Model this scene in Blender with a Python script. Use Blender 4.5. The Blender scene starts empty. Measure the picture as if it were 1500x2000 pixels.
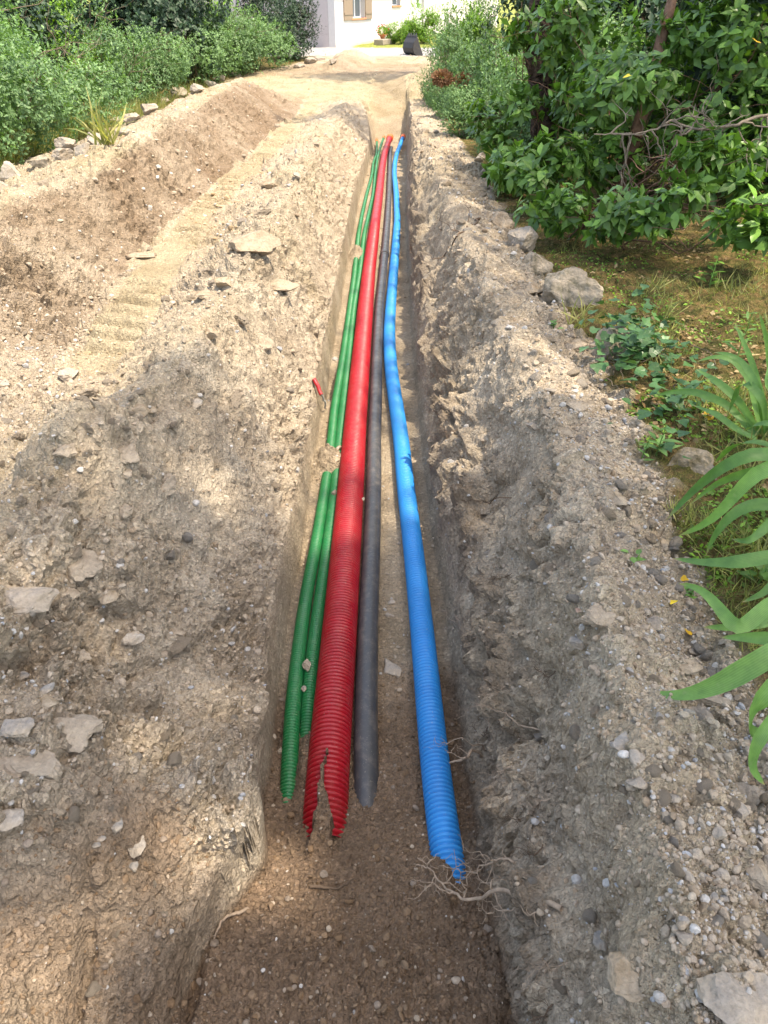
import bpy, math, random
import numpy as np
from mathutils import Vector, Matrix

R = math.radians
rng = np.random.default_rng(7)
random.seed(7)
S = bpy.context.scene
COL = S.collection

# ------------------------------------------------------------------ camera, sky, sun, exposure
CAM = np.array([0.0, 0.0, 2.36]); FPX = 1450.0; PITCH = math.atan(1020/FPX)
cd = bpy.data.cameras.new("camera"); cam = bpy.data.objects.new("camera", cd); COL.objects.link(cam)
cam.location = CAM; cam.rotation_euler = (math.pi/2 - PITCH, 0, 0)
cd.sensor_fit = 'VERTICAL'; cd.sensor_height = 36; cd.sensor_width = 27; cd.lens = FPX/2000*36
cd.clip_start = 0.05; cd.clip_end = 1500
S.camera = cam

SUN_EL, SUN_AZ = R(68), R(116)       # azimuth clockwise from +y: light comes from the right, a little behind
SDIR = np.array([math.sin(SUN_AZ)*math.cos(SUN_EL), math.cos(SUN_AZ)*math.cos(SUN_EL), math.sin(SUN_EL)])
W = bpy.data.worlds.new("World"); S.world = W; W.use_nodes = True
nt = W.node_tree; bg = nt.nodes["Background"]
sky = nt.nodes.new("ShaderNodeTexSky"); sky.sky_type = 'NISHITA'; sky.sun_disc = False
sky.sun_elevation = SUN_EL; sky.sun_rotation = SUN_AZ
sky.air_density = 1.0; sky.dust_density = 2.0; sky.ozone_density = 0.5
nt.links.new(sky.outputs[0], bg.inputs[0]); bg.inputs[1].default_value = 0.15
sd = bpy.data.lights.new("sun", 'SUN'); sd.energy = 2.0; sd.angle = R(0.9); sd.color = (1.0, 0.97, 0.93)
sun = bpy.data.objects.new("sun", sd); COL.objects.link(sun)
sun.rotation_euler = Vector(SDIR).to_track_quat('Z', 'Y').to_euler()
sun.location = (8, -4, 14)
V = S.view_settings
V.view_transform = 'Standard'; V.look = 'None'; V.gamma = 1; V.use_curve_mapping = False
V.exposure = 1.98
try:
    V.use_white_balance = True; V.white_balance_temperature = 7900; V.white_balance_tint = 10
except Exception: pass

# ------------------------------------------------------------------ helpers
def tag(o, label=None, cat=None, group=None, kind=None):
    if label: o['label'] = label
    if cat: o['category'] = cat
    if group: o['group'] = group
    if kind: o['kind'] = kind
    return o
def empty(name, loc, label=None, cat=None, group=None):
    o = bpy.data.objects.new(name, None); COL.objects.link(o); o.location = tuple(float(v) for v in loc)
    o.empty_display_size = .1
    return tag(o, label, cat, group)
def mk_mesh(name, Vt, F, attr=None, smooth=False):
    Vt = np.asarray(Vt, np.float32); F = np.asarray(F, np.int32)
    me = bpy.data.meshes.new(name); me.vertices.add(len(Vt)); me.vertices.foreach_set('co', Vt.ravel())
    k = F.shape[1]; me.loops.add(F.size); me.loops.foreach_set('vertex_index', F.ravel())
    me.polygons.add(len(F)); me.polygons.foreach_set('loop_start', np.arange(0, F.size, k, dtype=np.int32))
    me.polygons.foreach_set('loop_total', np.full(len(F), k, np.int32))
    if attr:
        for an, av in attr.items():
            c = me.color_attributes.new(an, 'FLOAT_COLOR', 'POINT')
            a = np.ones((len(Vt), 4), np.float32); a[:, :av.shape[1]] = av; c.data.foreach_set('color', a.ravel())
    me.update(calc_edges=True); me.validate()
    me.polygons.foreach_set('use_smooth', np.full(len(F), smooth)); me.update()
    return me
def obj(name, me, m=None, parent=None, loc=None):
    o = bpy.data.objects.new(name, me); COL.objects.link(o)
    if m and not me.materials: me.materials.append(m)
    if parent: o.parent = parent
    if loc is not None: o.location = tuple(float(v) for v in loc)
    return o
class MB:                                   # mixed-face mesh collector for small built things
    def __init__(s): s.v = []; s.f = []
    def add(s, v, f):
        n = len(s.v); s.v += [tuple(float(c) for c in p) for p in v]; s.f += [tuple(i+n for i in q) for q in f]
    def box(s, c, d, rot=None):
        c = Vector(c); vs = []
        for x in (-.5, .5):
            for y in (-.5, .5):
                for z in (-.5, .5):
                    p = Vector((x*d[0], y*d[1], z*d[2]))
                    if rot is not None: p = rot @ p
                    vs.append(c+p)
        s.add(vs, [(0,1,3,2),(4,6,7,5),(0,4,5,1),(2,3,7,6),(0,2,6,4),(1,5,7,3)])
    def build(s, name, m, parent=None, loc=None, smooth=False, bevel=0):
        me = bpy.data.meshes.new(name); me.from_pydata(s.v, [], s.f); me.update()
        if smooth: me.polygons.foreach_set('use_smooth', [True]*len(me.polygons))
        o = obj(name, me, m, parent, loc)
        if bevel:
            b = o.modifiers.new('b', 'BEVEL'); b.width = bevel; b.segments = 2; b.limit_method = 'ANGLE'
        return o

def h3(ix, iy, iz, s=0):
    h = (ix.astype(np.int64)*374761393 + iy.astype(np.int64)*668265263 + iz.astype(np.int64)*2147483647 + s*974634777) & 0xffffffff
    h = ((h ^ (h >> 13))*1274126177) & 0xffffffff
    h = ((h ^ (h >> 16))*2246822519) & 0xffffffff
    return (h ^ (h >> 15)) & 0xffffffff
def vnoise(x, y, z, s=0):                   # smooth value noise in -1..1
    ix, iy, iz = np.floor(x).astype(np.int64), np.floor(y).astype(np.int64), np.floor(z).astype(np.int64)
    fx, fy, fz = x-ix, y-iy, z-iz
    fx = fx*fx*fx*(fx*(fx*6-15)+10); fy = fy*fy*fy*(fy*(fy*6-15)+10); fz = fz*fz*fz*(fz*(fz*6-15)+10)
    def c(a, b, d): return h3(ix+a, iy+b, iz+d, s)/4294967295.0
    x00 = c(0,0,0)*(1-fx)+c(1,0,0)*fx; x10 = c(0,1,0)*(1-fx)+c(1,1,0)*fx
    x01 = c(0,0,1)*(1-fx)+c(1,0,1)*fx; x11 = c(0,1,1)*(1-fx)+c(1,1,1)*fx
    return ((x00*(1-fy)+x10*fy)*(1-fz)+(x01*(1-fy)+x11*fy)*fz)*2-1
def fbm(x, y, z, sc, o=3, s=0, g=.5):
    r = 0; a = 1; t = 0
    for i in range(o):
        r = r + a*vnoise(x*sc+17.3*i, y*sc-9.1*i, z*sc+3.7*i, s+i); t += a; a *= g; sc *= 2.03
    return r/t
def voro(x, y, sc, s=0, jit=.9):            # 2D cells: F1, F2, cell id 0..1
    x = x*sc; y = y*sc; ix, iy = np.floor(x).astype(np.int64), np.floor(y).astype(np.int64)
    f1 = np.full(x.shape, 9.0); f2 = f1.copy(); idd = np.zeros(x.shape)
    for a in (-1, 0, 1):
        for b in (-1, 0, 1):
            h = h3(ix+a, iy+b, ix*0+5, s); px = ix+a+.5+jit*((h & 0xffff)/65535.0-.5); py = iy+b+.5+jit*((h >> 16)/65535.0-.5)
            d = np.hypot(px-x, py-y); m = d < f1
            f2 = np.where(m, f1, np.minimum(f2, d)); idd = np.where(m, ((h >> 7) & 0x3ff)/1023.0, idd); f1 = np.where(m, d, f1)
    return f1, f2, idd
def facets(x, y, sc, s=0):               # tilted broken pieces: each cell gets its own height and slope
    X_ = x*sc; Y_ = y*sc; ix, iy = np.floor(X_).astype(np.int64), np.floor(Y_).astype(np.int64)
    f1 = np.full(x.shape, 9.0); o = np.zeros(x.shape)
    for a in (-1, 0, 1):
        for b in (-1, 0, 1):
            h = h3(ix+a, iy+b, ix*0+9, s); dx = ix+a+.5+.95*((h & 0xffff)/65535.0-.5)-X_; dy = iy+b+.5+.95*((h >> 16)/65535.0-.5)-Y_
            h2 = h3(ix+a, iy+b, ix*0+13, s+7); d = np.hypot(dx, dy); v = ((h2 & 0xff)/255.0)**2-.35+1.1*dx*(((h2 >> 8) & 0xff)/255.0-.5)+1.1*dy*(((h2 >> 16) & 0xff)/255.0-.5)
            m = d < f1; o = np.where(m, v, o); f1 = np.where(m, d, f1)
    return o
def sst(a, b, x):
    t = np.clip((x-a)/(b-a), 0, 1); return t*t*(3-2*t)

# ground reference: trench floor falls gently away, then the drive rises to the house
def base(y):
    y = np.asarray(y, float)
    return np.where(y < 23, -.0524*y, -1.205 + .0)+ np.where(y >= 23, np.clip(y-23, 0, 16)*.0375, 0)
cp, sp = math.cos(PITCH), math.sin(PITCH)
def ray(px, py):
    a = (px-750)/FPX; b = (1000-py)/FPX
    d = np.array([a, cp+b*sp, -sp+b*cp]); return d/np.linalg.norm(d)
def P(px, py, h):                           # the place at height h above the trench-floor line seen at this spot
    d = ray(px, py); lo, hi = 0.3, 120.0
    for i in range(60):
        m = (lo+hi)/2; q = CAM+d*m
        if q[2] > base(q[1])+h: lo = m
        else: hi = m
    return CAM+d*lo
def zc_of(x, y, z): return y*cp-(z-CAM[2])*sp

# ------------------------------------------------------------------ materials
def mat(name, rough=.9, spec=.2):
    m = bpy.data.materials.new(name); m.use_nodes = True; n = m.node_tree
    b = n.nodes['Principled BSDF']; b.inputs['Roughness'].default_value = rough; b.inputs['Specular IOR Level'].default_value = spec
    return m, n, b
def nd(n, t, **k):
    q = n.nodes.new(t)
    for a, v in k.items():
        if a.startswith('i_'):
            key = a[2:]; q.inputs[int(key) if key.isdigit() else key].default_value = v
        else: setattr(q, a, v)
    return q
def noise(n, sc, det=4, vec=None, rough=.6):
    q = nd(n, 'ShaderNodeTexNoise'); q.inputs['Scale'].default_value = sc; q.inputs['Detail'].default_value = det; q.inputs['Roughness'].default_value = rough
    if vec: n.links.new(vec, q.inputs['Vector'])
    return q.outputs['Fac']
def ramp(n, fac, stops):
    q = nd(n, 'ShaderNodeValToRGB'); e = q.color_ramp.elements
    while len(e) < len(stops): e.new(.5)
    for i, (p, c) in enumerate(stops): e[i].position = p; e[i].color = (*c, 1) if len(c) == 3 else c
    n.links.new(fac, q.inputs[0]); return q.outputs[0]
def mix(n, a, b, f, bt='MIX'):
    q = nd(n, 'ShaderNodeMix'); q.data_type = 'RGBA'; q.blend_type = bt
    for s, v in ((6, a), (7, b), (0, f)):
        if isinstance(v, (int, float)): q.inputs[s].default_value = v
        elif isinstance(v, tuple): q.inputs[s].default_value = (*v, 1)
        else: n.links.new(v, q.inputs[s])
    return q.outputs[2]
def bump(n, b, hts, dist=.01, strength=1.0):
    prev = None
    for h, dd in hts:
        q = nd(n, 'ShaderNodeBump'); q.inputs['Distance'].default_value = dd; q.inputs['Strength'].default_value = strength
        n.links.new(h, q.inputs['Height'])
        if prev: n.links.new(prev, q.inputs['Normal'])
        prev = q.outputs[0]
    n.links.new(prev, b.inputs['Normal'])
def pos(n): return nd(n, 'ShaderNodeNewGeometry').outputs['Position']

def soil_mat():
    m, n, b = mat('soil', .95, .12)
    p = pos(n)
    at = nd(n, 'ShaderNodeVertexColor', layer_name='soil'); sp_ = nd(n, 'ShaderNodeSeparateColor'); n.links.new(at.outputs[0], sp_.inputs[0])
    a2 = nd(n, 'ShaderNodeVertexColor', layer_name='moss'); s2 = nd(n, 'ShaderNodeSeparateColor'); n.links.new(a2.outputs[0], s2.inputs[0])
    n1 = noise(n, 2.2, 6, p); n2 = noise(n, 26, 5, p, .7); n3 = noise(n, 130, 3, p, .7)
    grey = ramp(n, n1, [(.3, (.335, .27, .195)), (.5, (.405, .335, .25)), (.7, (.49, .42, .325))])
    sand = ramp(n, n1, [(.3, (.31, .25, .155)), (.5, (.37, .305, .20)), (.72, (.43, .365, .25))])
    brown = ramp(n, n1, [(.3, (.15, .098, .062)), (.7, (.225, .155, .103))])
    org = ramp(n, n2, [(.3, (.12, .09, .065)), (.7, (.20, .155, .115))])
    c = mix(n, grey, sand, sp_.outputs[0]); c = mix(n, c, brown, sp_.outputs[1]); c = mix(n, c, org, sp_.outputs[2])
    ml = ramp(n, noise(n, 9, 6, p, .7), [(.3, (.045, .045, .017)), (.45, (.10, .095, .03)), (.56, (.17, .12, .05)), (.78, (.24, .15, .07))])
    c = mix(n, c, ml, s2.outputs[0])
    grv = ramp(n, noise(n, 40, 2, p), [(.3, (.27, .265, .26)), (.7, (.40, .395, .385))])
    c = mix(n, c, grv, s2.outputs[1])
    gr = ramp(n, noise(n, 12, 4, p), [(.3, (.12, .17, .03)), (.7, (.32, .33, .10))])
    c = mix(n, c, gr, s2.outputs[2])
    v = nd(n, 'ShaderNodeTexVoronoi'); v.inputs['Scale'].default_value = 75; n.links.new(p, v.inputs['Vector'])
    sv = nd(n, 'ShaderNodeSeparateColor'); n.links.new(v.outputs['Color'], sv.inputs[0])
    spk = ramp(n, sv.outputs[0], [(0, (.80, .80, .80)), (.5, (1, 1, 1)), (.9, (1.08, 1.07, 1.05)), (.97, (1.45, 1.45, 1.45))])
    c = mix(n, c, spk, .8, 'MULTIPLY')
    gn = ramp(n, n3, [(.3, (.8, .8, .8)), (.7, (1.18, 1.18, 1.18))])
    c = mix(n, c, gn, 1.0, 'MULTIPLY')
    g2 = ramp(n, n2, [(.3, (.86, .85, .84)), (.7, (1.12, 1.12, 1.12))])
    c = mix(n, c, g2, 1.0, 'MULTIPLY')
    n.links.new(c, b.inputs['Base Color'])
    bump(n, b, [(n2, .035), (v.outputs['Distance'], .008), (n3, .005)])
    return m
def stone_mat(name, cols, tint=False):
    m, n, b = mat(name, .85, .25)
    tc = nd(n, 'ShaderNodeTexCoord').outputs['Object']
    oi = nd(n, 'ShaderNodeObjectInfo')
    n1 = noise(n, 9, 6, tc, .65); n2 = noise(n, 70, 4, tc, .7)
    if tint:
        at = nd(n, 'ShaderNodeVertexColor', layer_name='tint'); p = pos(n); n2 = noise(n, 90, 3, p, .7)
        c = at.outputs[0]
    else:
        c = ramp(n, n1, [(.3, cols[0]), (.5, cols[1]), (.7, cols[2])])
        rr = ramp(n, oi.outputs['Random'], [(0, (.82, .80, .78)), (1, (1.15, 1.15, 1.15))]); c = mix(n, c, rr, 1.0, 'MULTIPLY')
        # dusting of soil on the stone
        c = mix(n, c, (.82, .80, .78), 1.0, 'MULTIPLY')
        c = mix(n, c, (.33, .27, .20), ramp(n, noise(n, 14, 4, tc), [(.35, (.1, .1, .1)), (.58, (.85, .85, .85))]))
    c = mix(n, c, ramp(n, n2, [(.3, (.78, .78, .78)), (.7, (1.18, 1.18, 1.18))]), 1.0, 'MULTIPLY')
    n.links.new(c, b.inputs['Base Color']); bump(n, b, [(n1, .01), (n2, .004)])
    return m
def leaf_mat(name, c0, c1, rough=.4, trans=.25, tint=False, spec=.4):
    m, n, b = mat(name, rough, spec)
    if tint:
        at = nd(n, 'ShaderNodeVertexColor', layer_name='tint'); s = nd(n, 'ShaderNodeSeparateColor'); n.links.new(at.outputs[0], s.inputs[0]); f = s.outputs[0]
    else:
        f = nd(n, 'ShaderNodeObjectInfo').outputs['Random']
    c = ramp(n, f, [(0, c0), (.8, c1), (1, tuple(min(1, v*1.5) for v in c1))])
    c = mix(n, c, ramp(n, noise(n, 25, 3, pos(n)), [(.3, (.75, .8, .8)), (.7, (1.2, 1.15, 1.1))]), 1.0, 'MULTIPLY')
    n.links.new(c, b.inputs['Base Color'])
    t = nd(n, 'ShaderNodeBsdfTranslucent'); n.links.new(mix(n, c, (1.3, 1.5, .6), 1.0, 'MULTIPLY'), t.inputs[0])
    ms = nd(n, 'ShaderNodeMixShader'); ms.inputs[0].default_value = trans
    n.links.new(b.outputs[0], ms.inputs[1]); n.links.new(t.outputs[0], ms.inputs[2]); n.links.new(ms.outputs[0], n.nodes['Material Output'].inputs[0])
    return m
def plastic_mat(name, c, rough=.32, dust=.35, dcol=(.40, .33, .25)):
    m, n, b = mat(name, rough, .5); p = pos(n)
    # dust settles where the surface looks up, in cloudy patches
    f = ramp(n, noise(n, 18, 9, p, .78), [(.48, (0, 0, 0)), (.78, (dust, dust, dust))])
    f2 = ramp(n, noise(n, 160, 2, p), [(.66, (0, 0, 0)), (.72, (.5, .5, .5))])
    col = mix(n, c, dcol, f); col = mix(n, col, dcol, f2)
    col = mix(n, col, ramp(n, noise(n, 2.5, 3, p), [(.3, (.88, .88, .88)), (.7, (1.1, 1.1, 1.1))]), 1.0, 'MULTIPLY')
    n.links.new(col, b.inputs['Base Color'])
    n.links.new(ramp(n, noise(n, 12, 4, p), [(.3, (rough,)*3), (.7, (rough+.25,)*3)]), b.inputs['Roughness'])
    return m
def plain(name, c, rough=.6, spec=.3, nz=.12, sc=20, bm=0):
    m, n, b = mat(name, rough, spec); tc = nd(n, 'ShaderNodeTexCoord').outputs['Object']; q = noise(n, sc, 5, tc)
    n.links.new(mix(n, c, ramp(n, q, [(.3, (1-nz,)*3), (.7, (1+nz,)*3)]), 1.0, 'MULTIPLY'), b.inputs['Base Color'])
    if bm: bump(n, b, [(q, bm)])
    return m
M = dict(
    canopy=leaf_mat('canopy_leaf', (.05, .12, .02), (.12, .25, .045), .45, .5, True),
    soil=soil_mat(),
    pebble=stone_mat('pebble', None, True),
    grey=stone_mat('grey_stone', [(.22, .205, .19), (.32, .30, .275), (.42, .395, .36)]),
    blue=stone_mat('blue_grey_stone', [(.19, .205, .215), (.28, .295, .305), (.40, .41, .415)]),
    tan=stone_mat('tan_stone', [(.25, .18, .105), (.34, .26, .165), (.42, .34, .23)]),
    brown=stone_mat('brown_stone', [(.26, .20, .135), (.33, .265, .19), (.40, .33, .245)]),
    white=stone_mat('pale_stone', [(.34, .31, .27), (.44, .41, .37), (.54, .51, .47)]),
    clod=stone_mat('earth_clod', [(.27, .22, .165), (.34, .285, .22), (.42, .36, .28)]),
    mossy=stone_mat('mossy_stone', [(.08, .08, .035), (.20, .18, .13), (.44, .43, .39)]),
    mossb=stone_mat('moss_brown_rock', [(.07, .055, .02), (.13, .10, .04), (.20, .16, .08)]),
    brick=stone_mat('brick_shard', [(.42, .17, .12), (.5, .24, .18), (.5, .3, .24)]),
    red=plastic_mat('red_plastic', (.34, .004, .012), dust=.16),
    green=plastic_mat('green_plastic', (.001, .15, .042), dust=.15),
    bluep=plastic_mat('blue_plastic', (.0, .23, .60), .42, dust=.04),
    black=plastic_mat('dark_grey_plastic', (.046, .046, .047), .3, .3),
    orange=plastic_mat('orange_plastic', (.75, .13, .02), .4, .1),
    root=plain('root_bark', (.33, .25, .18), .85, .2, .3, 60, .003),
    rootd=plain('dark_root', (.13, .09, .06), .9, .2, .3, 60, .003),
    bark=plain('bark', (.07, .05, .038), .95, .1, .6, 22, .05),
    barkr=plain('reddish_bark', (.17, .10, .07), .9, .15, .4, 18, .012),
    twig=plain('twig', (.15, .12, .085), .9, .1, .3, 40),
    deadtwig=plain('dead_twig', (.20, .165, .13), .9, .1, .3, 40),
    vib=leaf_mat('viburnum_leaf', (.05, .115, .022), (.135, .265, .05), .38, .25),
    vibt=leaf_mat('viburnum_foliage', (.042, .105, .02), (.12, .24, .045), .38, .25, True),
    fine=leaf_mat('fine_foliage', (.075, .15, .065), (.17, .29, .12), .55, .3, True),
    finey=leaf_mat('yellow_green_foliage', (.08, .17, .03), (.20, .36, .05), .5, .35, True),
    darkf=leaf_mat('dark_foliage', (.015, .04, .02), (.035, .075, .035), .55, .15, True),
    irisb=leaf_mat('iris_blade', (.08, .19, .045), (.16, .31, .085), .5, .3),
    iris=leaf_mat('iris_leaf', (.09, .20, .045), (.17, .31, .085), .45, .3),
    ivy=leaf_mat('ivy_leaf', (.03, .085, .025), (.06, .14, .045), .4, .15),
    grass=leaf_mat('grass_blade', (.10, .14, .035), (.33, .31, .12), .6, .35, True),
    lit=leaf_mat('dry_leaf', (.16, .09, .045), (.34, .25, .14), .8, .2, True, .1),
    yellow=leaf_mat('yellow_leaf', (.65, .36, .02), (.75, .5, .04), .6, .2),
    dry=leaf_mat('dried_flower', (.20, .10, .06), (.33, .19, .12), .9, .1, True, .1),
    wall=plain('render_wall', (.66, .62, .60), .9, .1, .04, 8),
    wallshade=plain('gable_render_shade', (.54, .47, .46), .9, .1, .04, 8),  # same render as the front, darker: gable shade is in the colour
    plinth=plain('plinth', (.72, .62, .45), .9, .1, .1, 6),
    shutter=plain('shutter_paint', (.28, .21, .155), .6, .3, .08),
    sill=plain('terracotta', (.62, .26, .14), .7, .2, .12),
    framew=plain('white_frame', (.8, .8, .8), .4, .4, .02),
    tile=plain('roof_tile', (.45, .2, .12), .85, .2, .25),
    steel=plain('dark_steel', (.035, .034, .036), .5, .5, .3),
    cable=plain('grey_cable', (.45, .45, .46), .5, .4, .05),
    flowr=leaf_mat('red_flower', (.6, .02, .03), (.75, .08, .09), .6, .2, True),
)
_n = M['irisb'].node_tree; _b = _n.nodes['Principled BSDF']; _c = _b.inputs['Base Color'].links[0].from_socket
_s = nd(_n, 'ShaderNodeSeparateColor'); _n.links.new(nd(_n, 'ShaderNodeVertexColor', layer_name='blade').outputs[0], _s.inputs[0])
_w = nd(_n, 'ShaderNodeMath', operation='SINE'); _m = nd(_n, 'ShaderNodeMath', operation='MULTIPLY'); _m.inputs[1].default_value = 60; _n.links.new(_s.outputs[0], _m.inputs[0]); _n.links.new(_m.outputs[0], _w.inputs[0])
_v = mix(_n, _c, ramp(_n, _w.outputs[0], [(.1, (.80, .84, .8)), (.9, (1.12, 1.1, 1.15))]), 1.0, 'MULTIPLY'); _v = mix(_n, _v, (.33, .24, .12), ramp(_n, _s.outputs[1], [(.93, (0, 0, 0)), (.99, (1, 1, 1))]))
_v = mix(_n, _v, (.36, .30, .2), ramp(_n, noise(_n, 35, 5, pos(_n)), [(.62, (0, 0, 0)), (.74, (.35, .35, .35))]))
_n.links.new(_v, _b.inputs['Base Color'])
gm, gn_, gb = mat('window_glass', .08, .8); gb.inputs['Base Color'].default_value = (.16, .19, .2, 1); M['glass'] = gm

# ------------------------------------------------------------------ the ground: drive, spoil banks and trench in one sheet
LN = [  # feature lines from left to right as (photo x, photo y, height over the trench-floor line)
 [(-160, 420, .92), (0, 345, .92), (130, 293, .92), (260, 243, .92), (360, 192, .9), (450, 150, .85), (560, 127, .8), (640, 112, .78)],
 [(-150, 560, 1.22), (0, 400, 1.32), (170, 345, 1.38), (330, 230, 1.5), (400, 190, 1.56), (450, 163, 1.52), (530, 140, 1.35), (600, 132, 1.05), (650, 122, .8)],
 [(-160, 900, .86), (50, 790, .82), (150, 650, .8), (240, 520, .78), (330, 440, .78), (410, 370, .78), (490, 300, .78), (545, 250, .78), (590, 200, .78), (632, 150, .78), (665, 118, .78)],
 [(60, 880, .88), (230, 770, .83), (320, 620, .82), (390, 480, .82), (455, 390, .80), (545, 300, .78), (590, 240, .78), (640, 178, .78), (680, 130, .78)],
 [(-150, 2000, .60), (-150, 1800, .68), (-150, 1655, .76), (-130, 1560, .92), (-100, 1300, .95), (-50, 1100, .98), (130, 920, 1.08), (330, 730, 1.10), (430, 600, 1.08), (490, 480, 1.08), (560, 385, 1.02), (620, 280, 1.0), (665, 210, 1.0), (690, 182, 1.0)],
 [(250, 2000, .30), (330, 1850, .34), (450, 1640, .40), (492, 1560, .46), (520, 1400, .48), (552, 1200, .5), (576, 1020, .5), (590, 900, .5), (622, 720, .5), (643, 600, .5), (667, 500, .55), (688, 400, .6), (724, 300, .65), (730, 250, .75), (705, 196, .9)],
 [(335, 2000, .19), (400, 1850, .18), (480, 1680, .12), (505, 1600, .06), (528, 1520, .02), (545, 1350, .0), (565, 1200, 0), (600, 1000, 0), (630, 800, 0), (657, 650, 0), (682, 500, 0), (702, 390, 0), (727, 300, 0), (733, 276, 0)],
 [(1000, 2000, .19), (962, 1800, .18), (945, 1700, .12), (925, 1600, .07), (895, 1450, .02), (873, 1250, 0), (845, 1050, 0), (820, 850, 0), (802, 650, 0), (795, 500, 0), (792, 400, 0), (795, 276, 0)],
 [(1100, 2000, .58), (1062, 1750, .52), (990, 1500, .46), (955, 1300, .44), (930, 1100, .44), (905, 950, .44), (868, 750, .45), (842, 600, .46), (822, 450, .52), (812, 350, .65), (806, 250, .75), (800, 190, .9)],
 [(1330, 1900, .95), (1290, 1600, .97), (1220, 1300, .97), (1150, 1050, .97), (1065, 800, .97), (965, 580, .96), (895, 430, .96), (850, 330, .94), (822, 240, .90), (815, 180, .82)],
 [(1600, 1750, .85), (1450, 1420, .85), (1310, 1100, .85), (1240, 900, .85), (1150, 730, .85), (1060, 570, .85), (990, 450, .85), (925, 325, .85), (868, 250, .85), (845, 165, .8), (840, 120, .78)],
]
YT = np.concatenate([np.linspace(-8, 60, 3000)])
LX, LH = [], []
for ln in LN:
    q = np.array([[*P(a, b, h), h] for a, b, h in ln]); q = q[np.argsort(q[:, 1])]
    LX.append(np.interp(YT, q[:, 1], q[:, 0])); LH.append(np.interp(YT, q[:, 1], q[:, 3]))
def smooth1(a, k):
    ker = np.hanning(k+2)[1:-1]; ker /= ker.sum(); return np.convolve(np.pad(a, k//2, mode='edge'), ker, 'same')[k//2:len(a)+k//2]
LX = [smooth1(a, 9) for a in LX]; LH = [smooth1(a, 7) for a in LH]
gb_ = sst(1.25, 1.7, YT)*(1-sst(20, 23, YT))
LX[5] = LX[5]*(1-gb_)+(LX[6]-.045)*gb_; LH[5] = LH[5]*(1-gb_)+np.interp(YT, [0, 2, 4, 8, 20], [.3, .25, .24, .30, .38])*gb_
LX = [LX[0]-4]+LX+[LX[-1]+3]; LH = [np.full(3000, .95)]+LH+[np.full(3000, .95)]
for k in range(1, len(LX)): LX[k] = np.maximum(LX[k], LX[k-1]+.03)
YE = P(762, 276, 0)[1]                    # where the trench ends
BUMPS = []                               # (x, y, rx, ry, height above reference, sharp)
def bumpat(px, py, h, rx, ry, amp):
    q = P(px, py, h); BUMPS.append((q[0], q[1], rx, ry, amp))
bumpat(640, 908, .03, .115, .15, .16); bumpat(697, 497, .03, .10, .35, .12); bumpat(858, 1725, .14, .045, .09, .05)
for q_ in [(135, 1800, .60, .022, .20, -.07), (345, 1880, .40, .02, .16, -.05), (85, 1595, .78, .16, .03, -.08), (200, 1590, .72, .12, .025, -.06), (975, 990, .50, .08, .20, -.14), (1085, 1590, .55, .06, .12, -.09), (940, 720, .55, .07, .30, -.10), (860, 440, .7, .06, .4, -.10), (1050, 1900, .45, .05, .12, -.07), (640, 560, .8, .12, .3, -.12), (520, 690, .9, .10, .16, -.10), (665, 270, .85, .10, .4, -.15), (585, 960, .4, .05, .2, -.05)]: bumpat(*q_)
for q_ in [(60, 1500, .95, .16, .10, .09), (130, 1400, .95, .14, .12, .05), (250, 880, 1.0, .25, .25, .08), (130, 900, 1.0, .2, .2, .08), (1110, 1150, .95, .12, .12, .05), (1040, 820, .95, .15, .3, .06), (930, 520, .95, .15, .4, .06)]: bumpat(*q_)
bumpat(598, 1500, .03, .035, .16, .05)
_rp = np.array([P(628, 1760, .08), P(634, 1620, .08), P(639, 1517, .08), P(649, 1400, .08), P(663, 1235, .08)]); REDY, REDX = _rp[:, 1], _rp[:, 0]
TON0 = P(642, 1462, .16)[1]; TON1 = P(634, 1640, .12)[1]

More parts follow.
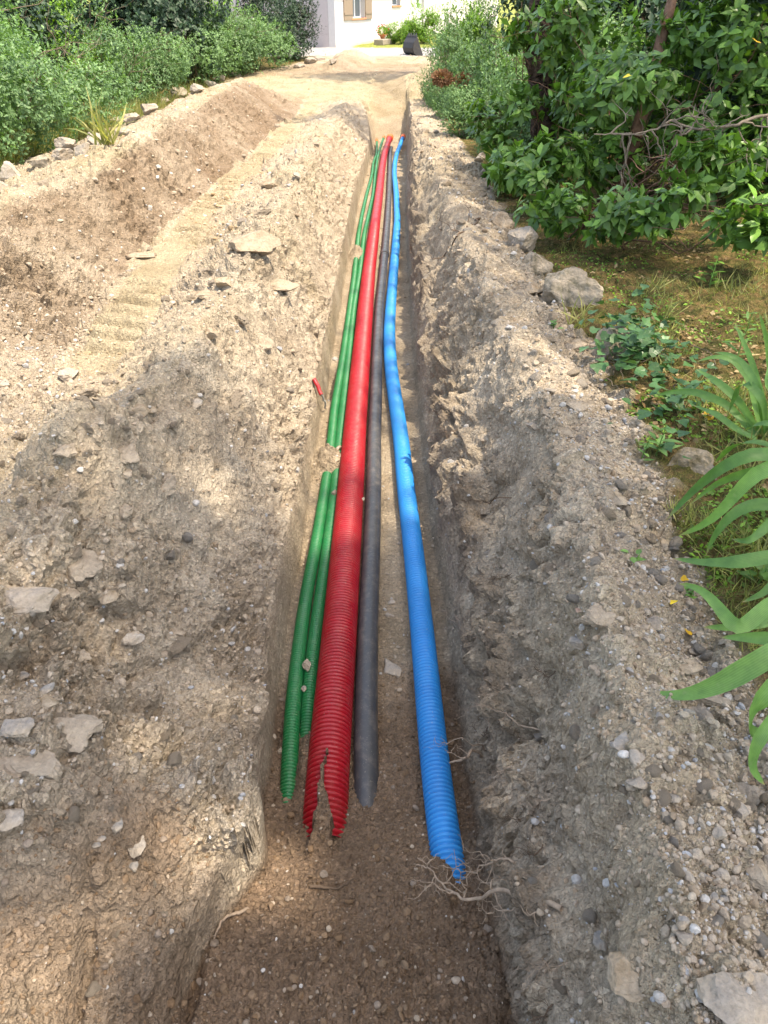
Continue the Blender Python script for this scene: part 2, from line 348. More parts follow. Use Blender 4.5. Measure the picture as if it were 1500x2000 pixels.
def height(x, y, detail=True):
    """height of the soil surface over base(y), plus masks"""
    wx = .07*fbm(x, y, 0*x, 2.1, 3, 11)+.02*fbm(x, y, 0*x, 11, 2, 12); wy = .10*fbm(x, y, 0*x, 1.7, 2, 21)
    near = sst(0, 2.2, y)
    x6 = np.interp(y, YT, LX[6]); x9 = np.interp(y, YT, LX[9]); tw_ = sst(.02, .6, np.maximum(x6-x, x-x9))
    xx = x+wx*(.10+.9*tw_); yy = y+wy*(.2+.8*tw_)
    xs = [np.interp(yy, YT, a) for a in LX]; hs = [np.interp(yy, YT, a) for a in LH]
    h = hs[0].copy(); T = []
    for k in range(len(xs)-1):
        t = np.clip((xx-xs[k])/(xs[k+1]-xs[k]), 0, 1); T.append(t)
        e = t*t*(3-2*t)*.55+t*.45
        h = h+(hs[k+1]-hs[k])*e
    left = T[0]; 
    floor = sst(0, .5, T[6])*(1-sst(.5, 1, T[8]))  # walls and floor
    fl = T[7]                                       # 0..1 across the floor
    infl = sst(.6, 1, T[6])*(1-sst(0, .4, T[8]))
    # beyond the trench end: sandy ramp up to the drive
    e = sst(YE-.1, YE+3.0, y+.25*vnoise(x*2, y*2, 0*x, 5))
    drive = .78+.10*sst(.9, 2.0, x)*(1-sst(YE+5, YE+9, y))
    h = h*(1-e)+drive*e
    far = sst(YE+5, YE+9, y); h = h*(1-far)+.78*far
    # sandy pile right of the far end
    def pile(cx, cy, rx, ry, a):
        r = np.sqrt(((x-cx)/rx)**2+((y-cy)/ry)**2); r = r+.15*vnoise(x*1.7, y*1.7, 0*x, 9)
        return a*np.clip(1-r, 0, 1)**.8
    q1 = P(808, 160, .9); h = h+pile(q1[0]+.45, q1[1]-.6, 1.5, 2.0, .60)
    q2 = P(690, 118, .8); h = h+pile(q2[0], q2[1], 1.0, 1.6, .42)
    q3 = P(665, 128, .8); h = h+pile(q3[0], q3[1], .7, 1.2, .25)
    for bx, by, rx, ry, a in BUMPS:
        r2 = ((x-bx)/rx)**2+((y-by)/ry)**2; h = h+a*np.exp(-r2**1.3*1.2)*(1+.25*vnoise(x*30, y*30, 0*x, 4))
    # soil lying in a tongue along the top of the red conduit where it goes under
    dx = x-(np.interp(y, REDY, REDX)+.008*vnoise(y*14, y*0, y*0, 3)-.006)
    tw = .003+.036*sst(TON0, TON0-.42, y)+.006*vnoise(y*40, x*0, y*0, 8)*sst(TON0, TON0-.15, y)
    ton = np.clip(1.2-(np.abs(dx)/(tw+1e-4))**4, -1, 1)*sst(TON0+.04, TON0-.04, y)
    h = np.where((ton > 0) & (np.abs(dx) < .065), np.maximum(h, (h+(.176-h)*np.minimum(1, ton*1.6)*sst(TON1-.10, TON1+.05, y))), h)
    return h, xs, T, infl, e, far

# rows and columns: finer near the viewer
ys = [.25]
while ys[-1] < 27: 
    z = ys[-1]*.85+1.25; ys.append(ys[-1]+.0045*(z/2)**1.38)
y = ys[-1]
while y < 60: y += .25; ys.append(y)
while y < 600: y *= 1.12; ys.append(y)
b_ = [.25]
while b_[-1] > -8: b_.append(b_[-1]-max(.01, .02+(.25-b_[-1])*.12))
ys = np.array(b_[::-1][:-1]+ys)
a = list(np.linspace(-.60, .60, 640)); st = .003
while a[-1] < 5: st *= 1.10; a.append(a[-1]+st)
a = np.array([-v for v in a[640:][::-1]]+a)
zr = np.maximum(ys*.85+1.25, 1.6)
X = a[None, :]*zr[:, None]; Y = np.repeat(ys[:, None], len(a), 1)
nr, nc = X.shape; x = X.ravel(); y = Y.ravel()
h, xs, T, infl, E, FAR = height(x, y)
z0 = base(np.minimum(y, 39))+h
inner = (np.abs(x) < 7) & (y < 45)
moss = sst(.75, 1.25, (x-xs[11]+.12*fbm(x, y, 0*x, 5, 3, 31))/.25+.7)*(1-sst(YE+3, YE+7, y))
mossL = sst(.2, -.3, x-xs[1]+.15*fbm(x, y, 0*x, 4, 2, 33))
moss = np.maximum(moss, mossL)
trk = sst(.05, .25, T[3])*(1-sst(.8, 1, T[3]))*(T[3] > 0)*(T[3] < 1)
trk = trk*sst(3.2, 4.2, y)*(1-sst(24, 27, y))
road = E
# --- relief
n1 = fbm(x, y, z0*.6, 1.3, 3, 41); n2 = fbm(x, y, z0, 4.5, 3, 51); n3 = fbm(x, y, z0, 17, 3, 61)
zz = z0*.8
sg = np.tanh((x-.5*(xs[7]+xs[8]))/.25); xu = x+sg*h*.8; yu = y+.12*n1
f1, f2, id1 = voro(xu+.04*n3, yu+.04*n2, 7.5, 3); g1, g2, id2 = voro(xu+.01*n3, yu, 20, 4); k1, k2, id3 = voro(xu, yu, 46, 5)
c1 = np.where(id1 > .45, np.clip(1-f1*1.55, 0, 1)**.6, 0)*np.clip((f2-f1)*5, 0, 1)
c2 = np.where(id2 > .35, np.clip(1-g1*1.5, 0, 1)**.6, 0)*np.clip((g2-g1)*5, 0, 1)
c3 = np.where(id3 > .3, np.clip(1-k1*1.4, 0, 1)**.6, 0)*np.clip((k2-k1)*5, 0, 1)
fill = infl*sst(2.6, 1.9, y+.2*n2)
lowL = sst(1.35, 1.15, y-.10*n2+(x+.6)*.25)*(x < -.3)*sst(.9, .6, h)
smooth = np.clip(np.maximum.reduce([np.minimum(trk*1.3, 1)*.97, infl*.8, road*.55, moss*.6, lowL*.8]), 0, 1)
rough = 1-smooth
patch = sst(-.25, .35, fbm(x, y, zz, 1.1, 3, 71))     # cloddy areas versus scraped slopes
nearL = (x < xs[5])
wallm = sst(0, .25, T[6])*(1-sst(.85, 1, T[6]))+sst(0, .15, T[8])*(1-sst(.8, 1, T[8]))
lipm = np.exp(-((x-xs[9])/.10)**2)*sst(YE-1, YE-4, y)
crack = 1-np.abs(fbm(x, y+zz, zz, 3.1, 3, 81))*7; crack = np.clip(crack, 0, 1)
D = (.09*n1*(.4+.6*rough)+.055*n2+.022*n3)*(.30+.70*rough)*(1-.35*FAR)
D += rough*(.35+.65*patch)*(.060*c1+.030*c2+.011*c3)*(.5+.5*sst(14, 4, y)+.3*(y > 8))
D += (1-rough)*(.006*c2*patch+.0045*c3+.004*n3)
D += -.045*rough*crack*(.3+.7*patch)
xw, yw = xu+.05*n2+.012*n3, yu+.05*n2+.012*n3
fa, fb_, fc = facets(xw, yw, 6.5, 2), facets(xw, yw, 15, 3), facets(xw, yw, 36, 4)
crumb = sst(-.35, .25, fbm(x, y, zz, 2.3, 3, 171))
fd = 1-.72*sst(4, 12, y)
wz = 1-.12*np.clip(wallm+sst(.1, .6, T[8])*(x > xs[8])*(x < xs[10]), 0, 1)-.15*(x > xs[4])*(x < xs[6])*sst(.25, .8, T[5])
D += rough*fd*wz*(.30+.70*crumb)*(.034*fa+.022*fb_+.011*fc)*(.7+.6*patch)+(1-rough)*(1-fill)*.0035*fc+fill*.004*fc
ledge = h*9+1.2*n2+.5*n3; ledge = ledge-np.floor(ledge); D += rough*fd*(.25+.75*patch)*(.020*(x < 0)+.006)*(sst(0, .75, ledge)-sst(.85, 1, ledge)-.4)
wl = sst(.08, .6, np.clip(h/.5, 0, 1)); inside = np.clip(sst(-.06, .0, x-xs[6])*sst(.08, -.02, x-xs[9]), 0, 1); D = D*(1-inside*(1-wl)*.88)*(1-.5*infl*(1-fill)); D += wallm*wl*(.035*n2+.035*n3*patch-.03*np.clip(n2*2-.3, 0, 1))
D += lipm*(.07*np.clip(n2*1.6, -1, 1)+.05*n3)
tread = np.sin((y+.35*x+.03*n2)*2*math.pi/.24); D += trk*(.045*np.sign(tread)*np.abs(tread)**.6*sst(-.35, .3, fbm(x, y, 0*x, 1.6, 2, 91))+.010*n2)
D = D*(1-.5*fill); D += fill*(.010*c2*(id2 > .8)+.006*c3+.004*n3)
D *= np.where(y > 60, .2, 1); 
Z = (z0).reshape(nr, nc)
# surface normals of the big shape, to push relief outward
Zs = Z
dzx = np.gradient(Zs, axis=1)/np.maximum(np.gradient(X, axis=1), 1e-5)
dzy = np.gradient(Zs, axis=0)/np.maximum(np.gradient(Y, axis=0), 1e-5)
dzx = np.clip(dzx, -3, 3); dzy = np.clip(dzy, -2, 2)
nn = np.sqrt(1+dzx**2+dzy**2); NX, NY, NZ = -dzx/nn, -dzy/nn, 1/nn
Dm = D.reshape(nr, nc)
steep = np.where(X > 0, np.clip(1.3-np.abs(dzx)*.25, .65, 1), np.clip(1.3-np.abs(dzx)*.4, .2, 1)); VX = X+NX*Dm*.9*steep; VY = Y+NY*Dm*.8; VZ = Z+NZ*Dm
TV = np.stack([VX.ravel(), VY.ravel(), VZ.ravel()], 1)
# soil kinds
sandn = fbm(x, y, zz, .9, 4, 101)
bermbrown = (T[2] > .02)*sst(.02, .18, T[2])*(1-sst(.85, 1, T[2])*(T[3] > 0))*sst(3.5, 4.5, y)*(1-sst(YE+1, YE+3, y))*(x < xs[3]+.05)*np.clip(.75+.8*sandn, 0, 1)  # berm slope down to the track: browner, less sandy
rdg = sst(.1, .9, T[5])*(x < xs[6]); 
sandL = (x < xs[7])*sst(3.8, 5.3, y+.6*n1)*(.40+1.1*sandn+.25*n2-.55*rdg-.15*(T[4] > 0)); sandL = sandL*(1-.85*bermbrown)*(1-.8*sst(11, 14, y)*sst(.05, .4, T[4])*(1-sst(YE-1.0, YE+.5, y+.4*n2)))
sand = np.clip(np.maximum.reduce([sandL, trk*1.0*sst(3.2, 4.0, y), E*.95*(1-FAR)+E*(.5+sandn), (x < xs[5])*(.18+.6*sandn)*(y > 1.3)]), 0, 1)
sand = np.where((x > xs[8]) & (y < YE+1), np.clip(.12+.55*sandn, 0, .5), sand)
sand = np.maximum(sand, infl*(1-fill)*.35)
roadbrown = sst(YE+6.5, YE+7.5, y)*(1-sst(YE+10.2, YE+10.8, y))*.45
brown = np.clip(np.maximum.reduce([fill*.95, lowL*(.5+.5*n2), infl*.28, roadbrown, lowL*.45, bermbrown*.78]), 0, 1)
org = np.clip(lipm*sst(.05, .4, n2+.3*n3)*.65, 0, 1)
gstart = P(740, 110, .78)[1]; hstart = P(740, 93, .78)[1]
gravel = sst(gstart-.3, gstart+.3, y+.3*n1)*(x > -12)*(y < 60)
grassm = sst(hstart-.4, hstart+.1, y+.5*n1+.3*(x < -.4)*0)*sst(-1.6, -1.2, x+.2*n2)
grassm = np.maximum(grassm, (y > 60)*1.0); gravel = gravel*(1-grassm)
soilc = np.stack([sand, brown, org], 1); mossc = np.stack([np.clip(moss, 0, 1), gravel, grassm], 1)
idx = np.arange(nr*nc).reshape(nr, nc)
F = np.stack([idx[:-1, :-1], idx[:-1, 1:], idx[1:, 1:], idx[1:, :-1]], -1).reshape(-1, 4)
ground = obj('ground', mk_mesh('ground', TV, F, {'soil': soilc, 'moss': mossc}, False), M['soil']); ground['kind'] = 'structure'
bpy.context.view_layer.update()
def hit(px, py):
    d = ray(px, py); ok, loc, nor, i = ground.ray_cast(Vector(CAM), Vector(d), distance=200)
    return (np.array(loc), np.array(nor)) if ok else (P(px, py, .8), np.array([0, 0, 1.]))
def gz(x, y):
    ok, loc, nor, i = ground.ray_cast(Vector((x, y, 12)), Vector((0, 0, -1)), distance=40)
    return loc[2] if ok else float(base(y)+.8)

# ------------------------------------------------------------------ conduits
def spline(pts, n):
    pts = np.asarray(pts, float); d = np.r_[0, np.cumsum(np.linalg.norm(np.diff(pts[:, :3], axis=0), axis=1))]
    q = np.linspace(0, d[-1], n); out = np.stack([np.interp(q, d, pts[:, k]) for k in range(pts.shape[1])], 1)
    return out
def smoothpath(P3, n=900, k=41):
    s = spline(P3, n)
    for c in range(s.shape[1]): 
        a0, a1 = s[0, c], s[-1, c]; s[:, c] = smooth1(s[:, c], k)
    return s
def sweep(C, rad, ns, t0=0, closed=True):
    """C (m,3), rad (m,) -> verts, quads"""
    T_ = np.gradient(C, axis=0); T_ /= np.linalg.norm(T_, axis=1)[:, None]+1e-9
    up = np.array([0, 0, 1.0]); A = np.cross(T_, up); A /= np.linalg.norm(A, axis=1)[:, None]+1e-9; B = np.cross(A, T_)
    th = np.linspace(0, 2*math.pi, ns, endpoint=False)
    Vv = C[:, None, :]+rad[:, None, None]*(np.cos(th)[None, :, None]*A[:, None, :]+np.sin(th)[None, :, None]*B[:, None, :])
    m = len(C); i = np.arange(m-1)[:, None]; j = np.arange(ns)[None, :]; j2 = (j+1) % ns
    Fq = np.stack([i*ns+j, i*ns+j2, (i+1)*ns+j2, (i+1)*ns+j], -1).reshape(-1, 4)
    return Vv.reshape(-1, 3), Fq
def arc(C): return np.r_[0, np.cumsum(np.linalg.norm(np.diff(C, axis=0), axis=1))]
def ribbed(path, Rr, pitch, depth, ns, ymax=12, spp=7):
    d = arc(path); L = d[-1]
    dm = np.interp(ymax, path[:, 1], d)
    s1 = np.arange(0, dm, pitch/spp); s2 = np.arange(dm, L, .08); s = np.r_[s1, s2, L]
    C = np.stack([np.interp(s, d, path[:, k]) for k in range(3)], 1)
    ph = (s/pitch) % 1.0
    prof = np.clip(1.8*np.cos(2*math.pi*ph)+.7, -1, 1)*.5+.5
    fade = 1-sst(ymax-1.5, ymax, C[:, 1])
    r = Rr-depth*(1-prof)*fade-depth*.35*(1-fade)
    return sweep(C, r, ns)
def pxpath(pts): return np.array([P(a, b, h) for a, b, h in pts])[::1]
def near_first(p): return p[np.argsort(p[:, 1])]
def conduit(name, pts, Rr, pitch, depth, ns, m, label, capcol=None, mid=None):
    p = smoothpath(np.array([P(*q) for q in pts]), 1400, 61)
    o_at = p[0].copy()
    root = empty(name, o_at, label, 'conduit')
    v, f = ribbed(p, Rr, pitch, depth, ns) if pitch else sweep(p[::6], np.full(len(p[::6]), Rr), ns)
    obj('pipe_wall', mk_mesh('pipe_wall', v-o_at, f, None, True), m, root)
    if capcol:
        e = p[-1]; t = p[-1]-p[-30]; t /= np.linalg.norm(t)
        C = np.array([e-t*.26, e-t*.25, e+t*.06, e+t*.10, e+t*.101]); rr = np.array([Rr*1.02, Rr*1.18, Rr*1.18, Rr*1.05, .001])
        v, f = sweep(C, rr, 16); obj('end_cap', mk_mesh('end_cap', v-o_at, f, None, False), capcol, root)
    return root, p, o_at
r_ = .08
red, redp, _ = conduit('red_conduit', [(630, 1690, .02), (635, 1610, .07), (639, 1517, .08), (649, 1400, .08), (663, 1235, .08), (676, 1067, .08), (689, 900, .08), (692, 850, .08), (705, 700, .08), (720, 533, .08), (731, 450, .08), (739, 390, .08), (746, 330, .09), (751, 300, .12), (757, 282, .16), (762, 268, .22)], .08, .0205, .015, 40, M['red'], 'thick red corrugated conduit, the widest pipe, lying in the middle of the trench', M['orange'])
g1_, g1p, _ = conduit('green_conduit', [(556, 1720, -.03), (562, 1590, .02), (565, 1517, .045), (568, 1417, .045), (574, 1350, .038), (594, 1183, .033), (620, 1050, .033), (638, 935, .033), (645, 885, .033), (653, 800, .033), (670, 700, .033), (684, 600, .033), (692, 540, .033), (700, 460, .033), (707, 420, .033), (716, 380, .035), (724, 352, .04), (727, 338, .05), (729, 318, .05), (735, 303, .06), (736, 288, .08), (736, 273, .15)], .033, .0145, .0075, 24, M['green'], 'leftmost green corrugated conduit, running against the left trench wall', M['orange'])
g2_, g2p, _ = conduit('green_conduit', [(590, 1620, -.06), (596, 1500, -.02), (600, 1417, .028), (603, 1350, .033), (616, 1235, .033), (643, 1050, .033), (655, 950, .033), (664, 850, .033), (670, 800, .033), (681, 700, .033), (691, 600, .033), (702, 540, .033), (711, 460, .033), (720, 420, .033), (729, 380, .033), (733, 340, .035), (737, 310, .08), (742, 290, .13), (750, 267, .18)], .033, .0145, .0075, 24, M['green'], 'inner green corrugated conduit, pressed between the outer green one and the red one', M['orange'])
blk, blkp, _ = conduit('grey_drain_pipe', [(716, 1850, -.06), (717, 1700, -.03), (716, 1560, .035), (714, 1450, .05), (715, 1350, .05), (720, 1183, .05), (726, 1067, .05), (730, 950, .05), (731, 850, .05), (734, 780, .05), (736, 700, .05), (741, 600, .05), (748, 533, .05), (752, 490, .05), (757, 430, .05), (760, 380, .05), (762, 300, .05), (764, 288, .05)], .048, 0, 0, 32, M['black'], 'smooth dark grey drain pipe with a collar, right of the red conduit', None)
blu, blup, _ = conduit('blue_conduit', [(905, 1900, .04), (893, 1790, .10), (877, 1700, .125), (862, 1600, .11), (852, 1517, .10), (842, 1417, .09), (825, 1235, .06), (807, 1067, .055), (792, 950, .055), (785, 870, .055), (775, 800, .055), (766, 740, .055), (762, 700, .055), (760, 650, .055), (763, 600, .055), (768, 540, .055), (773, 480, .055), (776, 430, .055), (774, 380, .055), (770, 340, .055), (771, 320, .055), (775, 300, .08), (783, 280, .14), (788, 266, .22)], .055, .0195, .011, 32, M['bluep'], 'bright blue corrugated conduit snaking along the right side of the trench', M['orange'])
def collar(p, yv, Rr, m, root, w=.12):
    i = int(np.argmin(np.abs(p[:, 1]-yv))); c = p[i]; t = p[i+8]-p[i-8]; t /= np.linalg.norm(t)
    C = np.array([c-t*w/2, c-t*w*.48, c-t*w*.2, c-t*w*.18, c+t*w*.42, c+t*w*.5]); rr = np.array([Rr*1.0, Rr*1.22, Rr*1.22, Rr*1.14, Rr*1.14, Rr*1.0])
    v, f = sweep(C, rr, 28); o = obj('collar', mk_mesh('collar', v-np.array(root.location), f, None, False), m, root)
collar(blkp, P(752, 495, .05)[1], .048, M['black'], blk, .22)
# ------------------------------------------------------------------ stones
def ico(sub):
    t = (1+5**.5)/2
    v = [(-1,t,0),(1,t,0),(-1,-t,0),(1,-t,0),(0,-1,t),(0,1,t),(0,-1,-t),(0,1,-t),(t,0,-1),(t,0,1),(-t,0,-1),(-t,0,1)]
    f = [(0,11,5),(0,5,1),(0,1,7),(0,7,10),(0,10,11),(1,5,9),(5,11,4),(11,10,2),(10,7,6),(7,1,8),(3,9,4),(3,4,2),(3,2,6),(3,6,8),(3,8,9),(4,9,5),(2,4,11),(6,2,10),(8,6,7),(9,8,1)]
    v = [np.array(p)/np.linalg.norm(p) for p in v]
    for _ in range(sub):
        c = {}; nf = []
        def mid(a, b):
            k = (min(a, b), max(a, b))
            if k not in c:
                m = v[a]+v[b]; v.append(m/np.linalg.norm(m)); c[k] = len(v)-1
            return c[k]
        for a, b, d in f:
            e, g, i = mid(a, b), mid(b, d), mid(d, a); nf += [(a, e, i), (b, g, e), (d, i, g), (e, g, i)]
        f = nf
    return np.array(v), np.array(f)
ICO = [ico(i) for i in range(5)]
def rock(sub, seed, cuts=9, nz=.07, lo=.42):
    r = np.random.default_rng(seed); v, f = ICO[sub]; v = v.copy()
    for i in range(cuts):
        n = r.normal(size=3); n /= np.linalg.norm(n); d = r.uniform(lo, .9); s = v@n; m = s > d; v[m] -= np.outer(s[m]-d, n)
    if nz:
        k = fbm(v[:, 0]+seed, v[:, 1], v[:, 2], 2.2, 3, seed % 97); v *= (1+nz*2*k)[:, None]
        if sub >= 3: v *= (1+nz*.6*fbm(v[:, 0], v[:, 1]+seed, v[:, 2], 9, 2, seed % 89))[:, None]
    return v, f
ROCKM = {}
def stone(px, py, w, hh, kind, name, label, cat='stone', group=None, sink=.3, sub=3, rz=None, thick=.7, seed=None, cuts=11, tilt=0, at=None, lo=.40):
    p, n = at if at is not None else hit(px, py)
    zc = zc_of(*p); s = zc/FPX; seed = seed or int(px*7+py*13) % 9973
    v, f = rock(sub, seed, cuts, .16 if kind == 'clod' else .09, lo)
    r = np.random.default_rng(seed)
    dims = np.array([w*s/2, hh*s/2*1.25, (.5*w+.3*hh)*s/2*thick])
    v = v*dims
    an = r.uniform(-.5, .5) if rz is None else rz
    ca, sa = math.cos(an), math.sin(an); v = v@np.array([[ca, sa, 0], [-sa, ca, 0], [0, 0, 1]])
    if tilt:
        ct, st_ = math.cos(tilt), math.sin(tilt); v = v@np.array([[ct, 0, st_], [0, 1, 0], [-st_, 0, ct]])
    loc = p+np.array([0, 0, dims[2]*(.75-2*sink)])
    o = obj(name, mk_mesh(name, v, f, None, False), M[kind], None, loc)
    return tag(o, label, cat, group)
ST = [  # x, y, width, height, material, name, label
 (45,1172,105,70,'grey','flat_stone','large pale grey flat slab jutting from the left edge of the near left bank',.3,.5),
 (150,1105,88,52,'clod','earth_clod','big tan clod just right and above the pale slab at the left edge',.35,.6),
 (210,1165,34,26,'tan','stone','small ochre stone wedged right of the big tan clod on the left bank',.3,.7),
 (130,1160,44,26,'clod','earth_clod','grey brown clod right below the big tan clod beside the pale slab',.35,.6),
 (483,478,96,44,'brown','boulder','rounded tan boulder half buried on the ridge between wheel track and trench',.4,.75),
 (545,565,62,34,'brown','flat_stone','flat tan stone jutting over the trench from the left lip with a dark hollow below',.15,.5),
 (272,503,52,22,'brown','flat_stone','flat ochre stone lying on the left edge of the sunlit wheel track',.2,.5),
 (325,950,52,32,'clod','stone','rounded brown grey stone alone on the shaded left slope',.3,.7),
 (62,1500,130,70,'clod','earth_clod','large lumpy earth mass overhanging the brown hollow at lower left',.35,.7),
 (135,1425,110,56,'clod','earth_clod','broad flat clod on top of the lower left bank above the overhang',.35,.5),
 (38,1425,60,40,'grey','stone','grey angular stone at the left edge above the overhanging earth mass',.3,.6),
 (18,1605,44,44,'white','stone','whitish quartz stone at the left edge under the overhang',.3,.6),
 (228,1614,24,26,'blue','stone','blue grey stone set in the shaded face of the lower left bank',.3,.7),
 (197,1637,22,12,'blue','stone','small flat bluish pebble left below the blue grey stone in the bank face',.3,.6),
 (188,1652,16,14,'blue','stone','small dark bluish pebble lowest left in the shaded bank face',.3,.7),
 (268,1655,32,34,'white','stone','pale fractured stone at the foot of the shaded left bank face',.3,.6),
 (261,1695,24,18,'blue','stone','greenish grey pebble just below the pale fractured stone on the left',.3,.7),
 (258,1247,36,24,'white','stone','pale rounded stone on the middle of the near left slope',.3,.7),
 (156,1283,34,24,'clod','earth_clod','crumbled pale clod below the big slab on the near left slope',.3,.7),
 (95,1373,40,22,'tan','stone','yellowish stone left of centre above the broad flat clod',.3,.6),
 (40,1322,30,22,'blue','stone','bluish grey stone under the pale slab at the left edge',.3,.7),
 (95,1347,26,26,'blue','stone','bluish stone directly above the yellowish one on the lower left bank',.3,.7),
 (222,1334,30,34,'clod','stone','round brown stone in the middle of the lower left slope',.35,.8),
 (343,1236,30,18,'brown','stone','small dark stone low on the near left slope beside the trench wall',.3,.6),
 (380,790,26,34,'white','flat_stone','pale flat stone standing on the slope right of the wheel track',.2,.4),
 (245,1000,30,24,'clod','stone','rounded greyish stone on the left slope below the cloddy ridge',.3,.8),
 (245,925,24,26,'clod','stone','small grey tan stone left above the lone rounded stone on the shaded slope',.3,.7),
 (125,885,38,34,'clod','earth_clod','dark hollowed clod on the ridge at the near end of the wheel track',.3,.8),
 (250,890,54,36,'clod','earth_clod','large rough clod on the dark cloddy ridge left of the trench',.35,.7),
 (405,655,30,30,'tan','stone','rounded tan stone on the ridge right of the wheel track',.3,.8),
 (437,552,38,32,'tan','stone','sandy rounded stone beside the ridge boulder, lower left of it',.3,.8),
 (400,580,32,24,'tan','stone','sandy stone next to the wheel track, left below the ridge boulder',.3,.7),
 (272,800,34,30,'tan','stone','yellow sandy clod on the right edge of the wheel track, left of a pair',.3,.8),
 (295,803,26,24,'tan','stone','yellow sandy clod on the right edge of the wheel track, right of a pair',.3,.8),
 (525,362,30,22,'tan','stone','tan stone on the near end of the grey rubble patch at mid distance',.25,.8),
 (580,345,20,14,'white','stone','small pale stone high on the left trench bank in the distance',.25,.8),
 (135,735,30,28,'white','stone','pale cracked stone at the left edge of the wheel track among rubble',.25,.8),
 (10,752,22,22,'grey','stone','round grey stone at the left picture edge beside the rubble',.25,.8),
 (515,680,44,34,'clod','earth_clod','dark clod with a hollow under it on the left trench slope',.3,.8),
 (1228,1905,96,84,'tan','stone','large tan three cornered stone at the bottom of the right bank',.25,.5),
 (1455,1965,170,100,'white','boulder','large pale grey rock in the bottom right corner',.3,.6),
 (1170,1203,72,50,'clod','stone','brownish grey block in the middle of the right bank beside a brick shard',.3,.8),
 (1132,1193,20,22,'brick','brick_shard','small pink brick shard left of the brownish grey block',.2,.6),
 (1130,1256,30,30,'blue','stone','bluish square stone below the brick shard on the right bank',.25,.8),
 (1280,1222,38,32,'grey','stone','rough light grey stone on the right bank below a blue shard',.25,.8),
 (1261,1192,16,24,'blue','stone','small pointed blue shard on the right bank above the rough grey stone',.25,.6),
 (1218,1452,44,38,'blue','stone','large blue grey stone on the right bank beside a small blue pebble',.25,.8),
 (1196,1456,14,12,'blue','stone','tiny blue pebble touching the large blue grey stone',.25,.8),
 (1243,1485,32,42,'white','stone','pale grey stone just right below the large blue grey one',.3,.7),
 (1246,1530,42,40,'grey','stone','grey angular stone in the middle of the lower right bank',.25,.8),
 (1312,1558,30,26,'blue','stone','round blue grey stone right of the grey angular one on the lower bank',.25,.8),
 (1405,1632,26,26,'white','stone','white square stone on the lower right bank',.15,.8),
 (1443,1590,40,36,'grey','stone','rounded grey stone right above the white square one',.3,.8),
 (1465,1550,60,40,'white','stone','pale knobbly stone at the right edge under the drooping iris leaf',.3,.7),
 (1498,1630,30,40,'grey','stone','grey stone cut by the right picture edge',.3,.7),
 (1470,1700,54,60,'brown','cobble','brown round cobble at the right edge, the larger of a pair',.35,.8),
 (1497,1675,34,50,'grey','cobble','grey brown cobble at the right edge behind the brown round one',.35,.8),
 (1374,1716,36,32,'blue','stone','blue grey rounded stone with a small white one at its left',.3,.8),
 (1403,1706,36,28,'grey','stone','light grey stone right beside the blue grey rounded one',.3,.8),
 (1344,1716,20,24,'white','stone','small whitish stone left of the blue grey rounded one',.25,.8),
 (1340,1392,30,20,'blue','stone','pale blue flat stone left above the large stone near the iris tip',.25,.7),
 (1372,1400,40,46,'grey','stone','large grey brown stone under the longest iris leaf',.3,.7),
 (1290,1402,18,22,'blue','stone','small blue grey stone left of the pale blue flat one',.3,.8),
 (1336,1798,20,16,'blue','stone','pale blue stone in the lower right, left of three',.3,.8),
 (1394,1752,18,18,'blue','stone','blue pebble in the lower right, left of a touching pair',.3,.8),
 (1415,1756,22,16,'blue','stone','blue pebble in the lower right, right of a touching pair',.3,.8),
 (1335,1830,38,28,'grey','stone','rough pale grey stone above the tan three cornered stone',.3,.8),
 (1205,972,44,48,'tan','flat_stone','flat brown stone lying flush in the gravelly right bank by the grass edge',.4,.4),
 (1295,1068,32,28,'brown','stone','round brown stone touching the iris leaves at the edge of the right bank',.2,.9),
 (1395,1370,70,34,'clod','earth_clod','long brown clod below the longest iris leaf on the right bank',.35,.6),
 (1345,1305,56,30,'brown','stone','long brown stone at the mossy edge above the longest iris leaf',.35,.6),
 (1175,1838,32,30,'blue','flat_stone','flat blue grey stone at the right trench lip above the tan three cornered stone',.35,.4),
 (1100,845,40,22,'brown','stone','dark brown stone at the outer edge of the right bank below a leaning slab',.25,.8),
 (1070,812,16,36,'brown','stone','narrow brown slab standing tilted on the right bank',.15,.5),
 (1042,832,28,24,'grey','stone','small grey wedge left below the tilted narrow slab',.25,.7),
 (1000,795,36,24,'clod','stone','earth coloured flat stone left of the tilted narrow slab',.25,.5),
 (1120,790,56,34,'clod','earth_clod','wide earth coloured block against the outer edge of the right bank',.35,.6),
 (1075,765,24,14,'white','stone','small pale flat stone above the tilted narrow slab',.2,.7),
 (1120,680,46,36,'tan','stone','tan block at the foot of the ivy covered rock',.25,.8),
 (1035,572,46,36,'tan','stone','tan wedge between the dark edging rock and the long edging rock',.25,.8),
 (766,1308,40,42,'white','cobble','long pale cobble on the trench floor touching the dark grey pipe',.25,.6),
 (763,1178,18,12,'white','stone','white flat pebble on the trench floor, upper of two',.2,.7),
 (762,1203,18,10,'white','stone','white flat pebble on the trench floor, lower of two',.2,.7),
 (780,1062,12,8,'white','stone','tiny white pebble on the trench floor beside the blue conduit',.2,.7),
]
for s in ST:
    k_ = 1.3 if (s[0] < 560 and s[2] > 28) else 1.1
    stone(s[0], s[1], s[2]*k_, s[3]*k_, s[4], s[5], s[6], {'earth_clod': 'clod', 'boulder': 'boulder', 'brick_shard': 'brick', 'cobble': 'cobble'}.get(s[5], 'stone'), None, s[7], 3 if s[2] > 28 else 2, thick=s[8])
